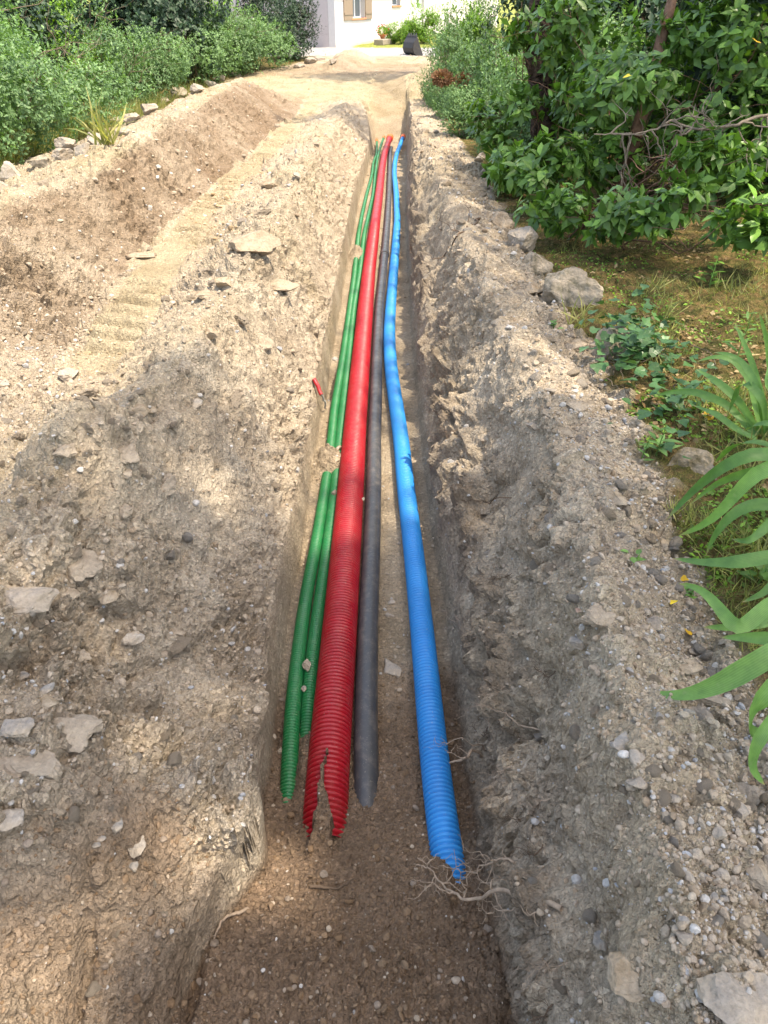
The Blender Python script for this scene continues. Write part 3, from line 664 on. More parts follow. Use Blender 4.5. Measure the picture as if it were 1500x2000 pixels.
# stones lying on the green conduits
def on_pipe(px, py, h, w, hh, kind, label):
    p = P(px, py, h); stone(px, py, w, hh, kind, 'stone', label, 'stone', None, .4, 2, thick=.9, at=(p, None))
on_pipe(597, 1297, .075, 22, 26, 'clod', 'earth coloured stone lying across both green conduits low down')
on_pipe(593, 1345, .06, 13, 12, 'white', 'small pale crumb wedged between the green conduits below the larger stone')
on_pipe(660, 876, .075, 16, 18, 'brown', 'pinkish brown stone leaning on the red conduit at the soil heap over the green ones')
on_pipe(653, 962, .07, 12, 14, 'white', 'small white cracked stone on the inner green conduit below the soil heap')
on_pipe(650, 898, .10, 26, 20, 'tan', 'tan clod on the soil heap that covers the green conduits')
on_pipe(709, 974, .10, 7, 10, 'white', 'small white stone wedged between red and dark grey pipes')
# edging rocks
EL = [(20,345,60,30),(75,322,46,26),(125,312,48,28),(165,300,44,24),(190,278,44,22),(135,288,48,26),(243,262,30,20),(262,238,38,26),(232,246,36,18),(290,217,36,18),(318,203,30,16),(352,190,42,18),(385,178,28,14),(410,168,26,12),(430,158,24,12),(462,148,22,10),(585,132,24,10),(605,124,26,12),(625,118,22,10),(650,124,18,10),(1,370,34,22)]
ORD = 'first second third fourth fifth sixth seventh eighth ninth tenth eleventh twelfth thirteenth fourteenth fifteenth sixteenth seventeenth eighteenth nineteenth twentieth twenty-first twenty-second'.split()
EL.sort(key=lambda q: -q[1]); ORD = [o_+' nearest' if o_ != 'first' else 'nearest' for o_ in ORD]
for i, (a_, b2, w, hh) in enumerate(EL):
    stone(a_, b2, w*1.1, hh*1.25, random.choice(['grey', 'white', 'grey', 'mossy']), 'edging_rock', f"{ORD[i]} rock in the grey row edging the drive below the left bushes", 'rock', 'rocks edging the left side of the drive', .2, 3, thick=.9, seed=300+i)
ER = [(940,312,22,46,'white','pale upright edging rock at the far end of the right row beside young grass'),
      (962,345,36,50,'grey','light lichened edging rock just below the pale upright one'),
      (978,440,44,40,'brown','brown edging rock half covered by spoil right of the far right bank'),
      (1018,478,52,50,'grey','dark grey edging rock with pale veins under the shrub'),
      (1046,525,50,56,'mossy','dark mossy edging rock between the grey one and the long white streaked one'),
      (1108,592,100,84,'mossy','long white streaked mossy rock, largest in the right edging row'),
      (1200,690,84,70,'mossy','grey rock covered by ivy at the near end of the right edging row'),
      (1350,905,120,60,'mossb','low moss brown rock between the two iris clumps')]
for i, (a_, b2, w, hh, k, lb) in enumerate(ER):
    stone(a_, b2, w*(1.45 if i == 5 else 1.2), hh*(.95 if i == 5 else 1.2), k, 'edging_rock', lb, 'rock', None, .5 if i == 7 else .32, 4, thick=1.15, seed=700+i, rz=-.9 if i == 5 else -.6, lo=.45, cuts=12)
# loose stones: individuals seen largest, then the rest as one mass
ar = np.array
GI = np.arange(nr*nc).reshape(nr, nc)
zcV = TV[:, 1]*cp-(TV[:, 2]-CAM[2])*sp
upx = 750+FPX*TV[:, 0]/np.maximum(zcV, .1)
vc = TV[:, 1]*sp+(TV[:, 2]-CAM[2])*cp; vpy = 1000-FPX*vc/np.maximum(zcV, .1)
vis = (upx > -60) & (upx < 1560) & (vpy > 95) & (vpy < 2060) & (TV[:, 1] > .3)
bankR = (x > xs[9]) & (x < xs[11]+.1); bankL = (x < xs[5]+.15*(xs[6]-xs[5]))
dens = np.zeros(len(x))
dens += bankR*(.6+1.2*sst(.3, .9, T[9])+1.5*sst(0, .6, T[10])*(vpy > 700))*(1-moss)
dens += ((x > xs[8]) & (x < xs[9]))*.35
dens += (x < xs[6])*rough*(.25+1.0*patch*sst(5.2, 3.5, y))*(y < YE)
dens += (x < xs[6])*(1-sst(.3, .8, trk))*.3
dens += infl*(1-fill)*.15+fill*.55+lowL*.25
rub = np.exp(-(((upx-80)/110)**2+((vpy-690)/110)**2))+np.exp(-(((upx-440)/60)**2+((vpy-420)/50)**2))
dens += 2.2*rub; dens *= vis
dens = np.clip(dens, 0, 4)
def pick(n, extra=None, seed=1):
    w_ = dens*(extra if extra is not None else 1.0); w_ = w_/w_.sum(); return np.random.default_rng(seed).choice(len(w_), n, p=w_)
def tintcol(r, n, base_=None, brownm=None):
    c = ar([(.33,.265,.195),(.38,.31,.235),(.36,.30,.23),(.40,.375,.34),(.43,.41,.38),(.32,.325,.33),(.29,.22,.15),(.56,.53,.48)])
    pr = ar([.27,.24,.21,.10,.05,.03,.095,.005]); k = r.choice(len(c), n, p=pr); t = c[k]*r.uniform(.85, 1.12, (n, 1))
    return t
def rand_rot(r, n, tilt=1.0):
    q = r.normal(size=(n, 4)); q /= np.linalg.norm(q, axis=1)[:, None]; w_, a1, b1, c1_ = q.T
    return np.stack([np.stack([1-2*(b1*b1+c1_*c1_), 2*(a1*b1-c1_*w_), 2*(a1*c1_+b1*w_)], 1), np.stack([2*(a1*b1+c1_*w_), 1-2*(a1*a1+c1_*c1_), 2*(b1*c1_-a1*w_)], 1), np.stack([2*(a1*c1_-b1*w_), 2*(b1*c1_+a1*w_), 1-2*(a1*a1+b1*b1)], 1)], 1)
def pebbles(name, ids, sizes, sub, label, seed, cuts=6):
    r = np.random.default_rng(seed); n = len(ids)
    vars_ = [rock(sub, 5000+seed*50+i, cuts, .05, .5) for i in range(14)]
    f = vars_[0][1]; nv = len(vars_[0][0])
    allv = np.stack([q[0] for q in vars_])[r.integers(0, 14, n)]
    dims = np.stack([np.ones(n), r.uniform(.6, 1, n), r.uniform(.45, .8, n)], 1)*sizes[:, None]*.5
    v = allv*dims[:, None, :]; a0 = r.uniform(0, 6.28, n); ca, sa = np.cos(a0), np.sin(a0)
    Rz = np.zeros((n, 3, 3)); Rz[:, 0, 0] = ca; Rz[:, 0, 1] = -sa; Rz[:, 1, 0] = sa; Rz[:, 1, 1] = ca; Rz[:, 2, 2] = 1
    Rr_ = rand_rot(r, n); Q = Rr_; mixm = r.random(n) < .6; Q[mixm] = Rz[mixm]
    v = np.einsum('nij,nkj->nki', Q, v)+(TV[ids]+ar([0, 0, 1])*(dims[:, 2]*.35)[:, None])[:, None, :]
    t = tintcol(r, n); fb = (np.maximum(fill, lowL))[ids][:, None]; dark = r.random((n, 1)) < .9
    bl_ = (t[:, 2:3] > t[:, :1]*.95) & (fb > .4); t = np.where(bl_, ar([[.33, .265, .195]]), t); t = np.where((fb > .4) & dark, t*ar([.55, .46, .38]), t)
    sb = soilc[ids, 0][:, None]; t = np.where(sb > .4, t*ar([1.15, 1.05, .88]), t)
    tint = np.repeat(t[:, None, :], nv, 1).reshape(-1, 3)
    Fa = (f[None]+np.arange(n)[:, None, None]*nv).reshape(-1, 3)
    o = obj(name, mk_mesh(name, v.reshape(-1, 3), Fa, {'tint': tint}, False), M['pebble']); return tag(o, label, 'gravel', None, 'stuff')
szf = zcV/3.0
ids = pick(26000, np.where(y < 3.5, 1.0, .75), 2); r0 = np.random.default_rng(3)
pebbles('loose_gravel', ids, np.clip(.005+.006*r0.pareto(2.6, len(ids)), 0, .022)*np.clip(szf[ids], .8, 4)**.8, 0, 'small loose grit and pebbles spread over the soil', 4)
ids = pick(7000, np.where((x > 0), 1.1, 1.1), 5)
pebbles('loose_rubble', ids, np.clip(.013+.010*r0.pareto(2.4, len(ids)), 0, .036)*np.clip(szf[ids], .8, 4)**.75, 1, 'crumbs of earth and small stones scattered on the banks', 6, 7)
# counted loose stones
lib = {}
for k in ('grey', 'blue', 'tan', 'brown', 'white', 'clod'):
    lib[k] = []
    for i in range(4):
        v, f = rock(2, 900+i*31+len(k)*7, 9, .06, .55); me = mk_mesh('stone', v, f, None, False); me.materials.append(M[k]); lib[k].append(me)
far_enough = np.where(infl > .3, 0, 1)*(1-fill)
ids = pick(230, far_enough*(1+1.5*(x > 0)), 8)
for i in ids:
    p = TV[i]; k = random.choices(['grey', 'blue', 'tan', 'brown', 'white', 'clod'], [3, 1.6, 1.5, 1.2, 1.0, 5])[0]
    o = obj('stone', random.choice(lib[k]), None, None, p); s = random.uniform(.016, .034)*(zcV[i]/2.6)**.7
    o.scale = (s, s*random.uniform(.6, 1), s*random.uniform(.45, .75)); o.rotation_euler = (random.uniform(-.4, .4), random.uniform(-.4, .4), random.uniform(0, 6.3))
    side = x[i] > 0
    nm = {'grey': 'grey', 'blue': 'bluish grey', 'tan': 'tan', 'brown': 'brown', 'white': 'pale', 'clod': 'earth coloured'}[k]
    tag(o, f"small {nm} loose stone lying on the {'right' if side else 'left'} bank of the trench", 'stone', f"small {nm} stones on the {'right' if side else 'left'} bank")
clib = []
for i in range(7):
    v, f = rock(3, 1700+i*17, 9, .20, .45); me = mk_mesh('earth_clod', v*ar([1, .8, .6]), f, None, False); me.materials.append(M['clod' if i % 3 else 'brown']); clib.append(me)
cw = (x < xs[6])*(y > .9)*(y < 7.5)*vis*(.15+np.exp(-(((upx-170)/150)**2+((vpy-960)/170)**2))+np.exp(-(((upx-90)/110)**2+((vpy-1440)/90)**2))+.7*np.exp(-(((upx-420)/110)**2+((vpy-700)/130)**2)))*(1-trk)
ids = np.random.default_rng(31).choice(len(cw), 190, p=cw/cw.sum()); rr9 = np.random.default_rng(32)
for i in ids:
    o = obj('earth_clod', clib[rr9.integers(7)], None, None, TV[i]); s = (.007+.006*min(rr9.pareto(2.2), 3.5))*zcV[i]/2.0*1.1; o.scale = (s*1.3, s*rr9.uniform(.8, 1.3), s*rr9.uniform(.8, 1.2)); o.rotation_euler = (rr9.uniform(-.5, .5), rr9.uniform(-.5, .5), rr9.uniform(0, 6.3))
    tag(o, 'small crumbly earth clod lying loose on the left bank of the trench', 'clod', 'loose earth clods on the left bank')
# coarse gravel of the yard far away comes from the material

# ------------------------------------------------------------------ roots, twigs, cable
def tube_mesh(lines, ns=5):
    vs, fs, off = [], [], 0
    for C, r in lines:
        v, f = sweep(ar(C), ar(r), ns); vs.append(v); fs.append(f+off); off += len(v)
    return np.concatenate(vs), np.concatenate(fs)
def wig(p0, p1, n, amp, seed, r0_, r1_):
    r = np.random.default_rng(seed); t = np.linspace(0, 1, n)[:, None]; p0 = ar(p0, dtype=float) if False else np.array(p0, float); p1 = np.array(p1, float)
    o = np.cumsum(r.normal(size=(n, 3)), 0); o -= o[0]; o = o-(t*o[-1]); L = np.linalg.norm(p1-p0)
    return p0+(p1-p0)*t+o*amp*L/np.sqrt(n), np.linspace(r0_, r1_, n)
def root(name, pts, r0_, label, cat, m, br=8, seed=1, blen=.12, amp=.10):
    r = np.random.default_rng(seed); pts = [np.array(q, float) for q in pts]; o = pts[0].copy(); lines = []; trunk = []
    for i in range(len(pts)-1):
        a0 = r0_*(1-i/len(pts)); a1 = r0_*(1-(i+1)/len(pts)*.93); C, rr = wig(pts[i], pts[i+1], 9, amp, seed*10+i, a0, a1); lines.append((C, rr)); trunk.append(C)
    tr = np.concatenate(trunk); d0 = pts[-1]-pts[0]; d0 /= np.linalg.norm(d0)
    for k in range(br):
        i = r.integers(3, len(tr)); q = tr[i]; d = d0*r.uniform(.0, .8)+r.normal(size=3)*.7; d[2] *= .6; d /= np.linalg.norm(d); L = blen*r.uniform(.4, 1.2)
        C, rr = wig(q, q+d*L, 8, .22, seed*100+k, r0_*.35, r0_*.08); lines.append((C, rr))
        for kk in range(r.integers(1, 4)):
            e = d+r.normal(size=3)*.8; e /= np.linalg.norm(e); j = r.integers(2, 8); C2, r2 = wig(C[j], C[j]+e*L*.5, 6, .25, seed*1000+k*10+kk, r0_*.18, r0_*.06); lines.append((C2, r2))
    v, f = tube_mesh(lines, 6); ob = obj(name, mk_mesh(name, v-o, f, None, True), m, None, o); return tag(ob, label, cat)
def H(px, py, dh=0.01): 
    p, n = hit(px, py); q = p+n*dh; return q
root('tree_root', [H(1098, 1775, .01), P(1020, 1755, .50), P(950, 1748, .42), P(905, 1757, .33), P(870, 1735, .27), P(850, 1710, .24), P(815, 1675, .22)], .0075, 'long pale branching root reaching from the right wall over the end of the blue conduit', 'root', M['root'], 16, 3, .10)
root('tree_root', [H(1005, 1690, .01), P(965, 1680, .42), P(925, 1705, .33), P(880, 1700, .26)], .004, 'thin forked root above the long pale root at the blue conduit end', 'root', M['root'], 12, 5, .10)
root('tree_root', [H(1060, 1425, .0), H(1010, 1408, .03), H(985, 1385, .03), H(945, 1370, .03)], .0035, 'pale zigzag root on the right wall at mid height', 'root', M['root'], 7, 7, .10)
root('tree_root', [H(940, 1475, .0), P(910, 1480, .30), P(878, 1490, .24)], .007, 'cut pale root stub pointing at the blue conduit', 'root', M['root'], 2, 9, .05)
root('tree_root', [H(950, 1465, .0), P(905, 1442, .33), P(870, 1452, .28), P(850, 1448, .22)], .0025, 'thin root lying over the blue conduit above the cut stub', 'root', M['root'], 4, 11, .06)
root('tree_root', [H(480, 1780, .01), H(440, 1785, .015), H(415, 1820, .015), H(398, 1868, .01)], .006, 'bare pale root crossing the foot of the lower left bank', 'root', M['root'], 2, 13, .04)
root('tree_root', [H(1000, 430, .01), H(930, 432, .02), H(895, 465, .02), H(868, 500, .02)], .014, 'dark forked root snaking down the far right bank', 'root', M['rootd'], 5, 15, .3)
root('tree_root', [H(1010, 985, .0), H(950, 990, .03), H(900, 985, .03)], .003, 'thin dark root across the hollow in the right wall', 'root', M['rootd'], 6, 17, .15)
root('tree_root', [H(930, 1245, .0), H(890, 1210, .03), H(865, 1170, .03)], .003, 'fine root on the right wall left of the brownish hollow', 'root', M['root'], 6, 19, .12)
root('twig', [H(606, 1735, .008), H(640, 1737, .008), H(660, 1740, .008), H(688, 1722, .008)], .006, 'dark bent twig lying on the brown soil at the trench floor', 'twig', M['rootd'], 1, 21, .02, .04)
for i, (a_, b2) in enumerate([(1085,1310),(1075,1560),(1040,1590),(985,1340),(1000,1120),(905,830),(1060,1650),(1000,1500),(960,1420),(1110,1880),(1080,1960)]):
    root('tree_root', [H(a_, b2, 0), H(a_-18, b2+12, .02), H(a_-38, b2+8, .03)], .0022, 'fine hair root tuft hanging from the right wall of the trench', 'root', M['root'] if i % 2 else M['rootd'], 14, 40+i, .07)['group'] = 'fine root tufts on the right wall'
ce = empty('cable_end', H(612, 745, .02), 'red and grey cable end sticking out of the left trench wall', 'cable'); c0 = np.array(ce.location)
C, rr = wig(H(610, 742, .02), H(618, 775, .04), 8, .05, 5, .016, .014); v, f = sweep(C, rr, 10); obj('sheath', mk_mesh('sheath', v-c0, f, None, True), M['red'], ce)
C, rr = wig(H(617, 772, .04), H(630, 802, .03), 10, .06, 6, .008, .007); v, f = sweep(C, rr, 8); obj('wire', mk_mesh('wire', v-c0, f, None, True), M['cable'], ce)

# ------------------------------------------------------------------ leaves and shrubs
def leaf_t(L=1.0, Wd=.42, fold=.10, curl=.12, seg=3):
    """pointed oval leaf along +x, midrib lower than the margins"""
    s = np.linspace(0, 1, seg+2); w_ = np.sin(np.pi*s**.8)*Wd/2; v = []; f = []
    for i, q in enumerate(s):
        zc_ = -curl*q*q
        v += [(q*L, 0, zc_), (q*L, w_[i], zc_+fold*w_[i]*2), (q*L, -w_[i], zc_+fold*w_[i]*2)]
    for i in range(seg+1):
        a_, b2 = 3*i, 3*(i+1)
        if i == 0: f += [(a_, b2, b2+1), (a_, b2+2, b2)]
        elif i == seg: f += [(a_, b2, a_+1), (a_, a_+2, b2)]
        else: f += [(a_, b2, b2+1), (a_, b2+1, a_+1), (a_, a_+2, b2+2), (a_, b2+2, b2)]
    return np.array(v), np.array(f)
LV = leaf_t(); LVs = leaf_t(seg=1); 
LD = (np.array([(0, 0, 0), (.5, .28, .06), (1, 0, -.05), (.5, -.28, .06)]), np.array([(0, 2, 1), (0, 3, 2)]))
def orient(dirs, ups):
    d = dirs/np.linalg.norm(dirs, axis=1)[:, None]; s = np.cross(ups, d); s /= np.linalg.norm(s, axis=1)[:, None]+1e-9; u = np.cross(d, s)
    return np.stack([d, s, u], 2)
def leaves(name, tmpl, posn, dirs, ups, size, tint, m, parent=None, off=0, smooth=True, wid=None):
    v, f = tmpl; n = len(posn); Q = orient(dirs, ups)
    vv = v[None]*size[:, None, None]
    if wid is not None: vv = vv*np.stack([np.ones(n), wid, wid], 1)[:, None, :]
    vv = np.einsum('nij,nkj->nki', Q, vv)+posn[:, None, :]-off
    F_ = (f[None]+np.arange(n)[:, None, None]*len(v)).reshape(-1, 3)
    t = np.repeat(np.stack([tint, tint, tint], 1)[:, None, :], len(v), 1).reshape(-1, 3)
    me = mk_mesh(name, vv.reshape(-1, 3), F_, {'tint': t}, smooth)
    return me
def whorls(C, N, k, spread, r):
    """k leaves round each twig tip C with axis N"""
    n = len(C); C = np.repeat(C, k, 0); N = np.repeat(N, k, 0); d = r.normal(size=C.shape); d -= (d*N).sum(1)[:, None]*N; d /= np.linalg.norm(d, axis=1)[:, None]
    el = r.uniform(-.1, .9, (len(C), 1)); D_ = d+N*el*spread; back = r.uniform(0, .07, (len(C), 1)); return C-N*back, D_, N+ar([0, 0, .6])
def lump_pts(n, c, rad, r, shell=.72, lumps=14, lumpr=.42, top=None):
    """points in leafy lumps spread round an ellipsoid"""
    c = np.array(c); rad = np.array(rad)
    d = r.normal(size=(lumps, 3)); d /= np.linalg.norm(d, axis=1)[:, None]; d[:, 2] = d[:, 2]*.9+.12
    lc = d*r.uniform(.45, .85, (lumps, 1)); k = r.integers(0, lumps, n)
    q = r.normal(size=(n, 3)); q /= np.linalg.norm(q, axis=1)[:, None]; qr = r.uniform(.55, 1, (n, 1))**.6*lumpr*r.uniform(.7, 1.2, (lumps, 1))[k]
    p = lc[k]+q*qr; N = q*.6+p*.8+ar([0, 0, .25]); N /= np.linalg.norm(N, axis=1)[:, None]
    return c+p*rad, N, k
def branchy(c, base_pt, rad, r, n=9, r0_=.03):
    lines = []
    for i in range(n):
        d = r.normal(size=3); d[2] = abs(d[2])*.8+.2; d /= np.linalg.norm(d); e = np.array(c)+d*np.array(rad)*.75
        b0 = np.array(base_pt)+np.array([r.normal()*.06, r.normal()*.06, -.05]); C, rr = wig(b0, e, 12, .10, int(r.integers(1e6)), r0_*r.uniform(.5, 1), r0_*.15); lines.append((C, rr))
        for k in range(4):
            j = r.integers(4, 11); e2 = C[j]+(d+r.normal(size=3)*.6)*np.array(rad)*.35; C2, r2 = wig(C[j], e2, 7, .12, int(r.integers(1e6)), r0_*.3, r0_*.08); lines.append((C2, r2))
    return lines
def shrub_mesh(rad, n, size, tmpl, m, seed, lumps=16, k=4, lumpr=.42, dark=0):
    r = np.random.default_rng(seed); C, N, kk = lump_pts(n//k, (0, 0, rad[2]*.8), rad, r, lumps=lumps, lumpr=lumpr)
    ok = C[:, 2] > .02; C, N, kk = C[ok], N[ok], kk[ok]
    p, d, u = whorls(C, N, k, 1.0, r); lt = r.uniform(0, 1, lumps); t = np.clip(lt[np.repeat(kk, k)]*.45+r.uniform(0, .55, len(p)), 0, 1)
    ns = int(110*rad[2]); j = r.choice(len(C), ns); sp0 = C[j]; sd_ = N[j]+r.normal(size=(ns, 3))*.3+ar([0, 0, .7]); sd_ /= np.linalg.norm(sd_, axis=1)[:, None]; sl = r.uniform(.12, .45, ns)*rad[2]
    q = r.uniform(0, 1, (ns, 16)); sp_p = (sp0[:, None, :]+sd_[:, None, :]*(q*sl[:, None])[:, :, None]).reshape(-1, 3); sdd = np.repeat(sd_, 16, 0)
    p = np.concatenate([p, sp_p+r.normal(size=sp_p.shape)*.012]); d = np.concatenate([d, sdd*.7+r.normal(size=sdd.shape)*.6]); u = np.concatenate([u, sdd+ar([0, 0, .5])]); t = np.concatenate([t, np.clip(r.uniform(.4, 1, len(sdd)), 0, 1)])
    me = leaves('foliage', tmpl, p, d, u, size*r.uniform(.6, 1.25, len(p)), t, m); me.materials.append(m)
    lines = branchy((0, 0, rad[2]), (0, 0, 0), rad, r, 10, .022); v, f = tube_mesh(lines, 5); ms = mk_mesh('stems', v, f, None, True); ms.materials.append(M['twig'])
    return me, ms
def place_shrub(meshes, name, loc, sc, rz, label, cat, group=None):
    t = empty(name, loc, label, cat, group); t.scale = sc if isinstance(sc, tuple) else (sc,)*3; t.rotation_euler = (0, 0, rz)
    o = obj('foliage', meshes[0], None, t); o['kind'] = 'stuff'; obj('stems', meshes[1], None, t); return t
FB = [shrub_mesh((1.25, 1.25, 1.05), 15000, .062, LD, M['fine'], 10+i, 20, 5) for i in range(3)]
FY = [shrub_mesh((1.1, 1.1, 1.0), 12000, .07, LD, M['finey'], 20+i, 16, 5) for i in range(1)]
DK = [shrub_mesh((1.5, 1.5, 1.6), 15000, .085, LD, M['darkf'], 30+i, 22, 5) for i in range(2)]
def gp(px, py, h, dx=0, dy=0):
    q = P(px, py, h); q = np.array([q[0]+dx, q[1]+dy, 0]); q[2] = gz(q[0], q[1])-.05; return q
LB = [(-40, 350, -.5, 0, 1.0, 0, 'blue green bush at the left edge rising over tall grass'),
      (70, 330, -.7, .6, 1.0, 1, 'blue green bush second from the left edge, drooping over the edging rocks'),
      (190, 275, -.8, 0, 1.05, 2, 'broad grey green bush above the tufts of long grass on the left'),
      (300, 215, -.9, 0, 1.05, 0, 'grey green bush in the middle of the left row'),
      (360, 192, -.9, 0, 1.05, 1, 'bluish bush behind the highest part of the left sand berm'),
      (440, 155, -.9, 0, 1.1, 2, 'light green bush where the left edging rocks fade into the sand'),
      (500, 138, -.9, 0, 1.15, 0, 'bright green bush next to last in the left row'),
      (550, 128, -.9, 0, 1.1, 1, 'fine leaved bush beside the dark bush near the house')]
for i, (a_, b2, dx, dy, s, k, lb) in enumerate(LB):
    place_shrub(FB[k], 'bush', gp(a_, b2, .9, dx, dy), (s, s, s*1.0), i*1.3, lb, 'bush', 'bushes along the left side of the drive')
place_shrub(FY[0], 'bush', gp(330, 215, .9, -2.6, 0), 1.25, .5, 'yellow green bush standing behind the middle of the left row', 'bush')
place_shrub(FY[0], 'bush', gp(545, 126, .9, -2.6, .5), 1.3, 2.5, 'bright yellow green bush in front of the dark one near the house', 'bush')
place_shrub(DK[0], 'dark_bush', gp(598, 117, .8, -.45, .3), (.75, .75, .75), 0, 'dark purplish bush at the near corner of the house on the left', 'bush')
place_shrub(DK[1], 'dark_bush', gp(585, 112, .8, -1.4, 2.0), (.9, .9, 1.1), 1, 'tall dark bush in front of the grey gable wall', 'bush')
by_rank = lambda L_, i: sorted(range(len(L_)), key=lambda k: L_[k][1]).index(i)
BG = [(-9.5, 9.5), (-10.5, 13), (-9.0, 17), (-10, 21.5), (-9.5, 26), (-8.5, 31), (-9.5, 36), (-7.2, 30)]
for i, (bx, by) in enumerate(BG):
    place_shrub((DK if i % 2 else FB)[i % 2], 'tree', (bx, by, gz(bx, by)-.1), (1.7, 1.7, 1.8), i, f'tall dense green tree behind the left bushes, {ORD[by_rank(BG, i)]} to the viewer', 'tree', 'trees behind the left bushes')
# right side, far part: feathery bushes
RB = [(845, 205, .55, .3, 1.05, 0, 'feathery green bush nearest the sand pile on the right, far end'),
      (905, 262, .85, .3, .95, 1, 'dense feathery bush with dried brown flower heads on the right'),
      (975, 300, 1.0, .4, 1.1, 2, 'tall feathery bush in front of the dark trunk on the right'),
      (870, 160, .62, .5, 1.2, 1, 'tall feathery bush at the end of the right row near the yard')]
for i, (a_, b2, dx, dy, s, k, lb) in enumerate(RB):
    place_shrub(FB[k], 'bush', gp(a_, b2, .9, dx, dy), (s*.85, s*.85, s*1.05), i*2+.7, lb, 'bush')
place_shrub(FY[0], 'bush', gp(890, 170, .85, .6, 1), (.9, .9, 1.25), 1.5, 'yellow green feathery bush rising behind the dried flower heads', 'bush')
BR = [(6.5, 12), (5.2, 15.5), (7.5, 20), (4.5, 22), (6, 27), (5.6, 9.6), (8, 8), (7, 33), (7.5, 5)]
for i, (bx, by) in enumerate(BR):
    place_shrub(DK[i % 2], 'tree', (bx, by, gz(bx, by)-.1), (1.6, 1.6, 1.7), i, f'dark leafy tree closing the view behind the right shrubs, {ORD[by_rank(BR, i)]} to the viewer', 'tree', 'trees behind the right shrubs')
for i, (a_, b2, dx, s, k, lb) in enumerate([(835, 190, .30, .55, 0, 'low feathery bush leaning over the sand pile at the far right'), (850, 225, .30, .5, 1, 'low feathery bush touching the right spoil bank below the sand pile'), (885, 262, .35, .6, 2, 'low bush directly below the two dried flower heads'), (935, 300, .45, .55, 0, 'low bush at the foot of the tall feathery one above the upright edging rock'), (1000, 330, .6, .7, 1, 'bush filling the gap below the dark thick trunk')]):
    place_shrub(FB[k], 'bush', gp(a_, b2, .9, dx, 0), (s, s, s), i*1.9, lb, 'bush')
# big leaved shrubs on the right: leaves as parts
VL = [mk_mesh('leaf', *leaf_t(Wd=w_, fold=f_, curl=c_), None, True) for w_, f_, c_ in ((.48, .12, .14), (.54, .05, .25), (.42, .2, .05))]
for me in VL: me.materials.append(M['vib'])
def big_shrub(loc, lobes, nwh, size, label, seed, trunk=None, nparts=300, cat='shrub'):
    r = np.random.default_rng(seed); t = empty('leafy_shrub', loc, label, cat); off = np.array(t.location)
    Cs, Ns = [], []
    tot = sum(l[1][0]*l[1][2] for l in lobes)
    for c, rad in lobes:
        C, N, k = lump_pts(int(nwh*rad[0]*rad[2]/tot), c, rad, r, lumps=18, lumpr=.36); Cs.append(C); Ns.append(N)
    C = np.concatenate(Cs); N = np.concatenate(Ns); ok = C[:, 2] > base(C[:, 1])+.92; C, N = C[ok], N[ok]
    p, d, u = whorls(C, N, 6, 1.1, r); d[:, 2] -= .15; tint = r.uniform(0, 1, len(p)); s = size*r.uniform(.6, 1.2, len(p))
    zz_ = p[:, 1]*cp-(p[:, 2]-CAM[2])*sp; ux = 750+FPX*p[:, 0]/zz_; uy = 1000-FPX*(p[:, 1]*sp+(p[:, 2]-CAM[2])*cp)/zz_
    inv = (ux > 0) & (ux < 1500) & (uy > 0) & (uy < 2000); order = np.argsort(np.where(inv, zz_, 1e3)-.0*s); big = order[:nparts]; rest = np.setdiff1d(np.arange(len(p)), big)
    me = leaves('foliage', leaf_t(Wd=.50, seg=1), p[rest], d[rest], u[rest], s[rest], tint[rest], M['vibt'], off=off); o = obj('foliage', me, M['vibt'], t); o['kind'] = 'stuff'
    Q = orient(d[big], u[big])
    for j, i in enumerate(big):
        o = obj('leaf', VL[j % 3], None, t)
        Mx = Matrix([list(Q[j][0]*s[i])+[p[i][0]-off[0]], list(Q[j][1]*s[i])+[p[i][1]-off[1]], list(Q[j][2]*s[i])+[p[i][2]-off[2]], [0, 0, 0, 1]]); o.matrix_local = Mx
    lines = []
    for c, rad in lobes:
        lines += branchy(c, loc, rad, r, 5, .016)
    v, f = tube_mesh(lines, 6); obj('branches', mk_mesh('branches', v-off, f, None, True), M['barkr'], t)
    if trunk:
        for nm, pts, r0_, m in trunk:
            L_ = []
            for i in range(len(pts)-1):
                q = 1-i/len(pts)*.5; C2, r2 = wig(pts[i], pts[i+1], 10, .03, seed+i, r0_*q, r0_*(1-(i+1)/len(pts)*.5)); L_.append((C2, r2))
            v, f = tube_mesh(L_, 12); obj(nm, mk_mesh(nm, v-off, f, None, True), M[m], t)
    return t
def W3(px, py, zc_):                       # place seen at this spot at depth zc_
    a_ = (px-750)/FPX*zc_; b2 = (1000-py)/FPX*zc_; return np.array([a_, zc_*cp+b2*sp, CAM[2]-zc_*sp+b2*cp])
b1 = P(1195, 390, .9); b1[2] -= .1
big_shrub(b1, [(W3(1330, 190, 7.6), (1.3, 1.1, .8)), (W3(1150, 60, 8.4), (.7, .8, .6)), (W3(1500, 60, 7.4), (1.2, 1.1, .8)), (W3(1480, 330, 7.4), (.9, .9, .45)), (W3(1210, 300, 7.9), (.55, .5, .5))], 1500, .135,
          'large glossy leaved shrub with a leaning reddish trunk on the right', 51, [('trunk', [b1, W3(1240, 270, 7.6), W3(1270, 160, 7.5), W3(1300, 40, 7.4), W3(1330, -60, 7.3)], .075, 'barkr')])
b2_ = P(1080, 330, .9); b2_[2] -= .1
big_shrub(b2_, [(W3(1060, 350, 7.6), (.50, .5, .42)), (W3(1000, 330, 8.6), (.42, .5, .38)), (W3(960, 250, 10.0), (.45, .7, .35)), (W3(1130, 200, 9), (.45, .6, .55)), (W3(1020, 205, 8.8), (.22, .25, .25)), (W3(1085, 120, 8.9), (.22, .3, .3)), (W3(1010, 60, 9.0), (.2, .3, .3))], 620, .14,
          'glossy leaved shrub spilling over the edging rocks in front of the dark trunk', 52)
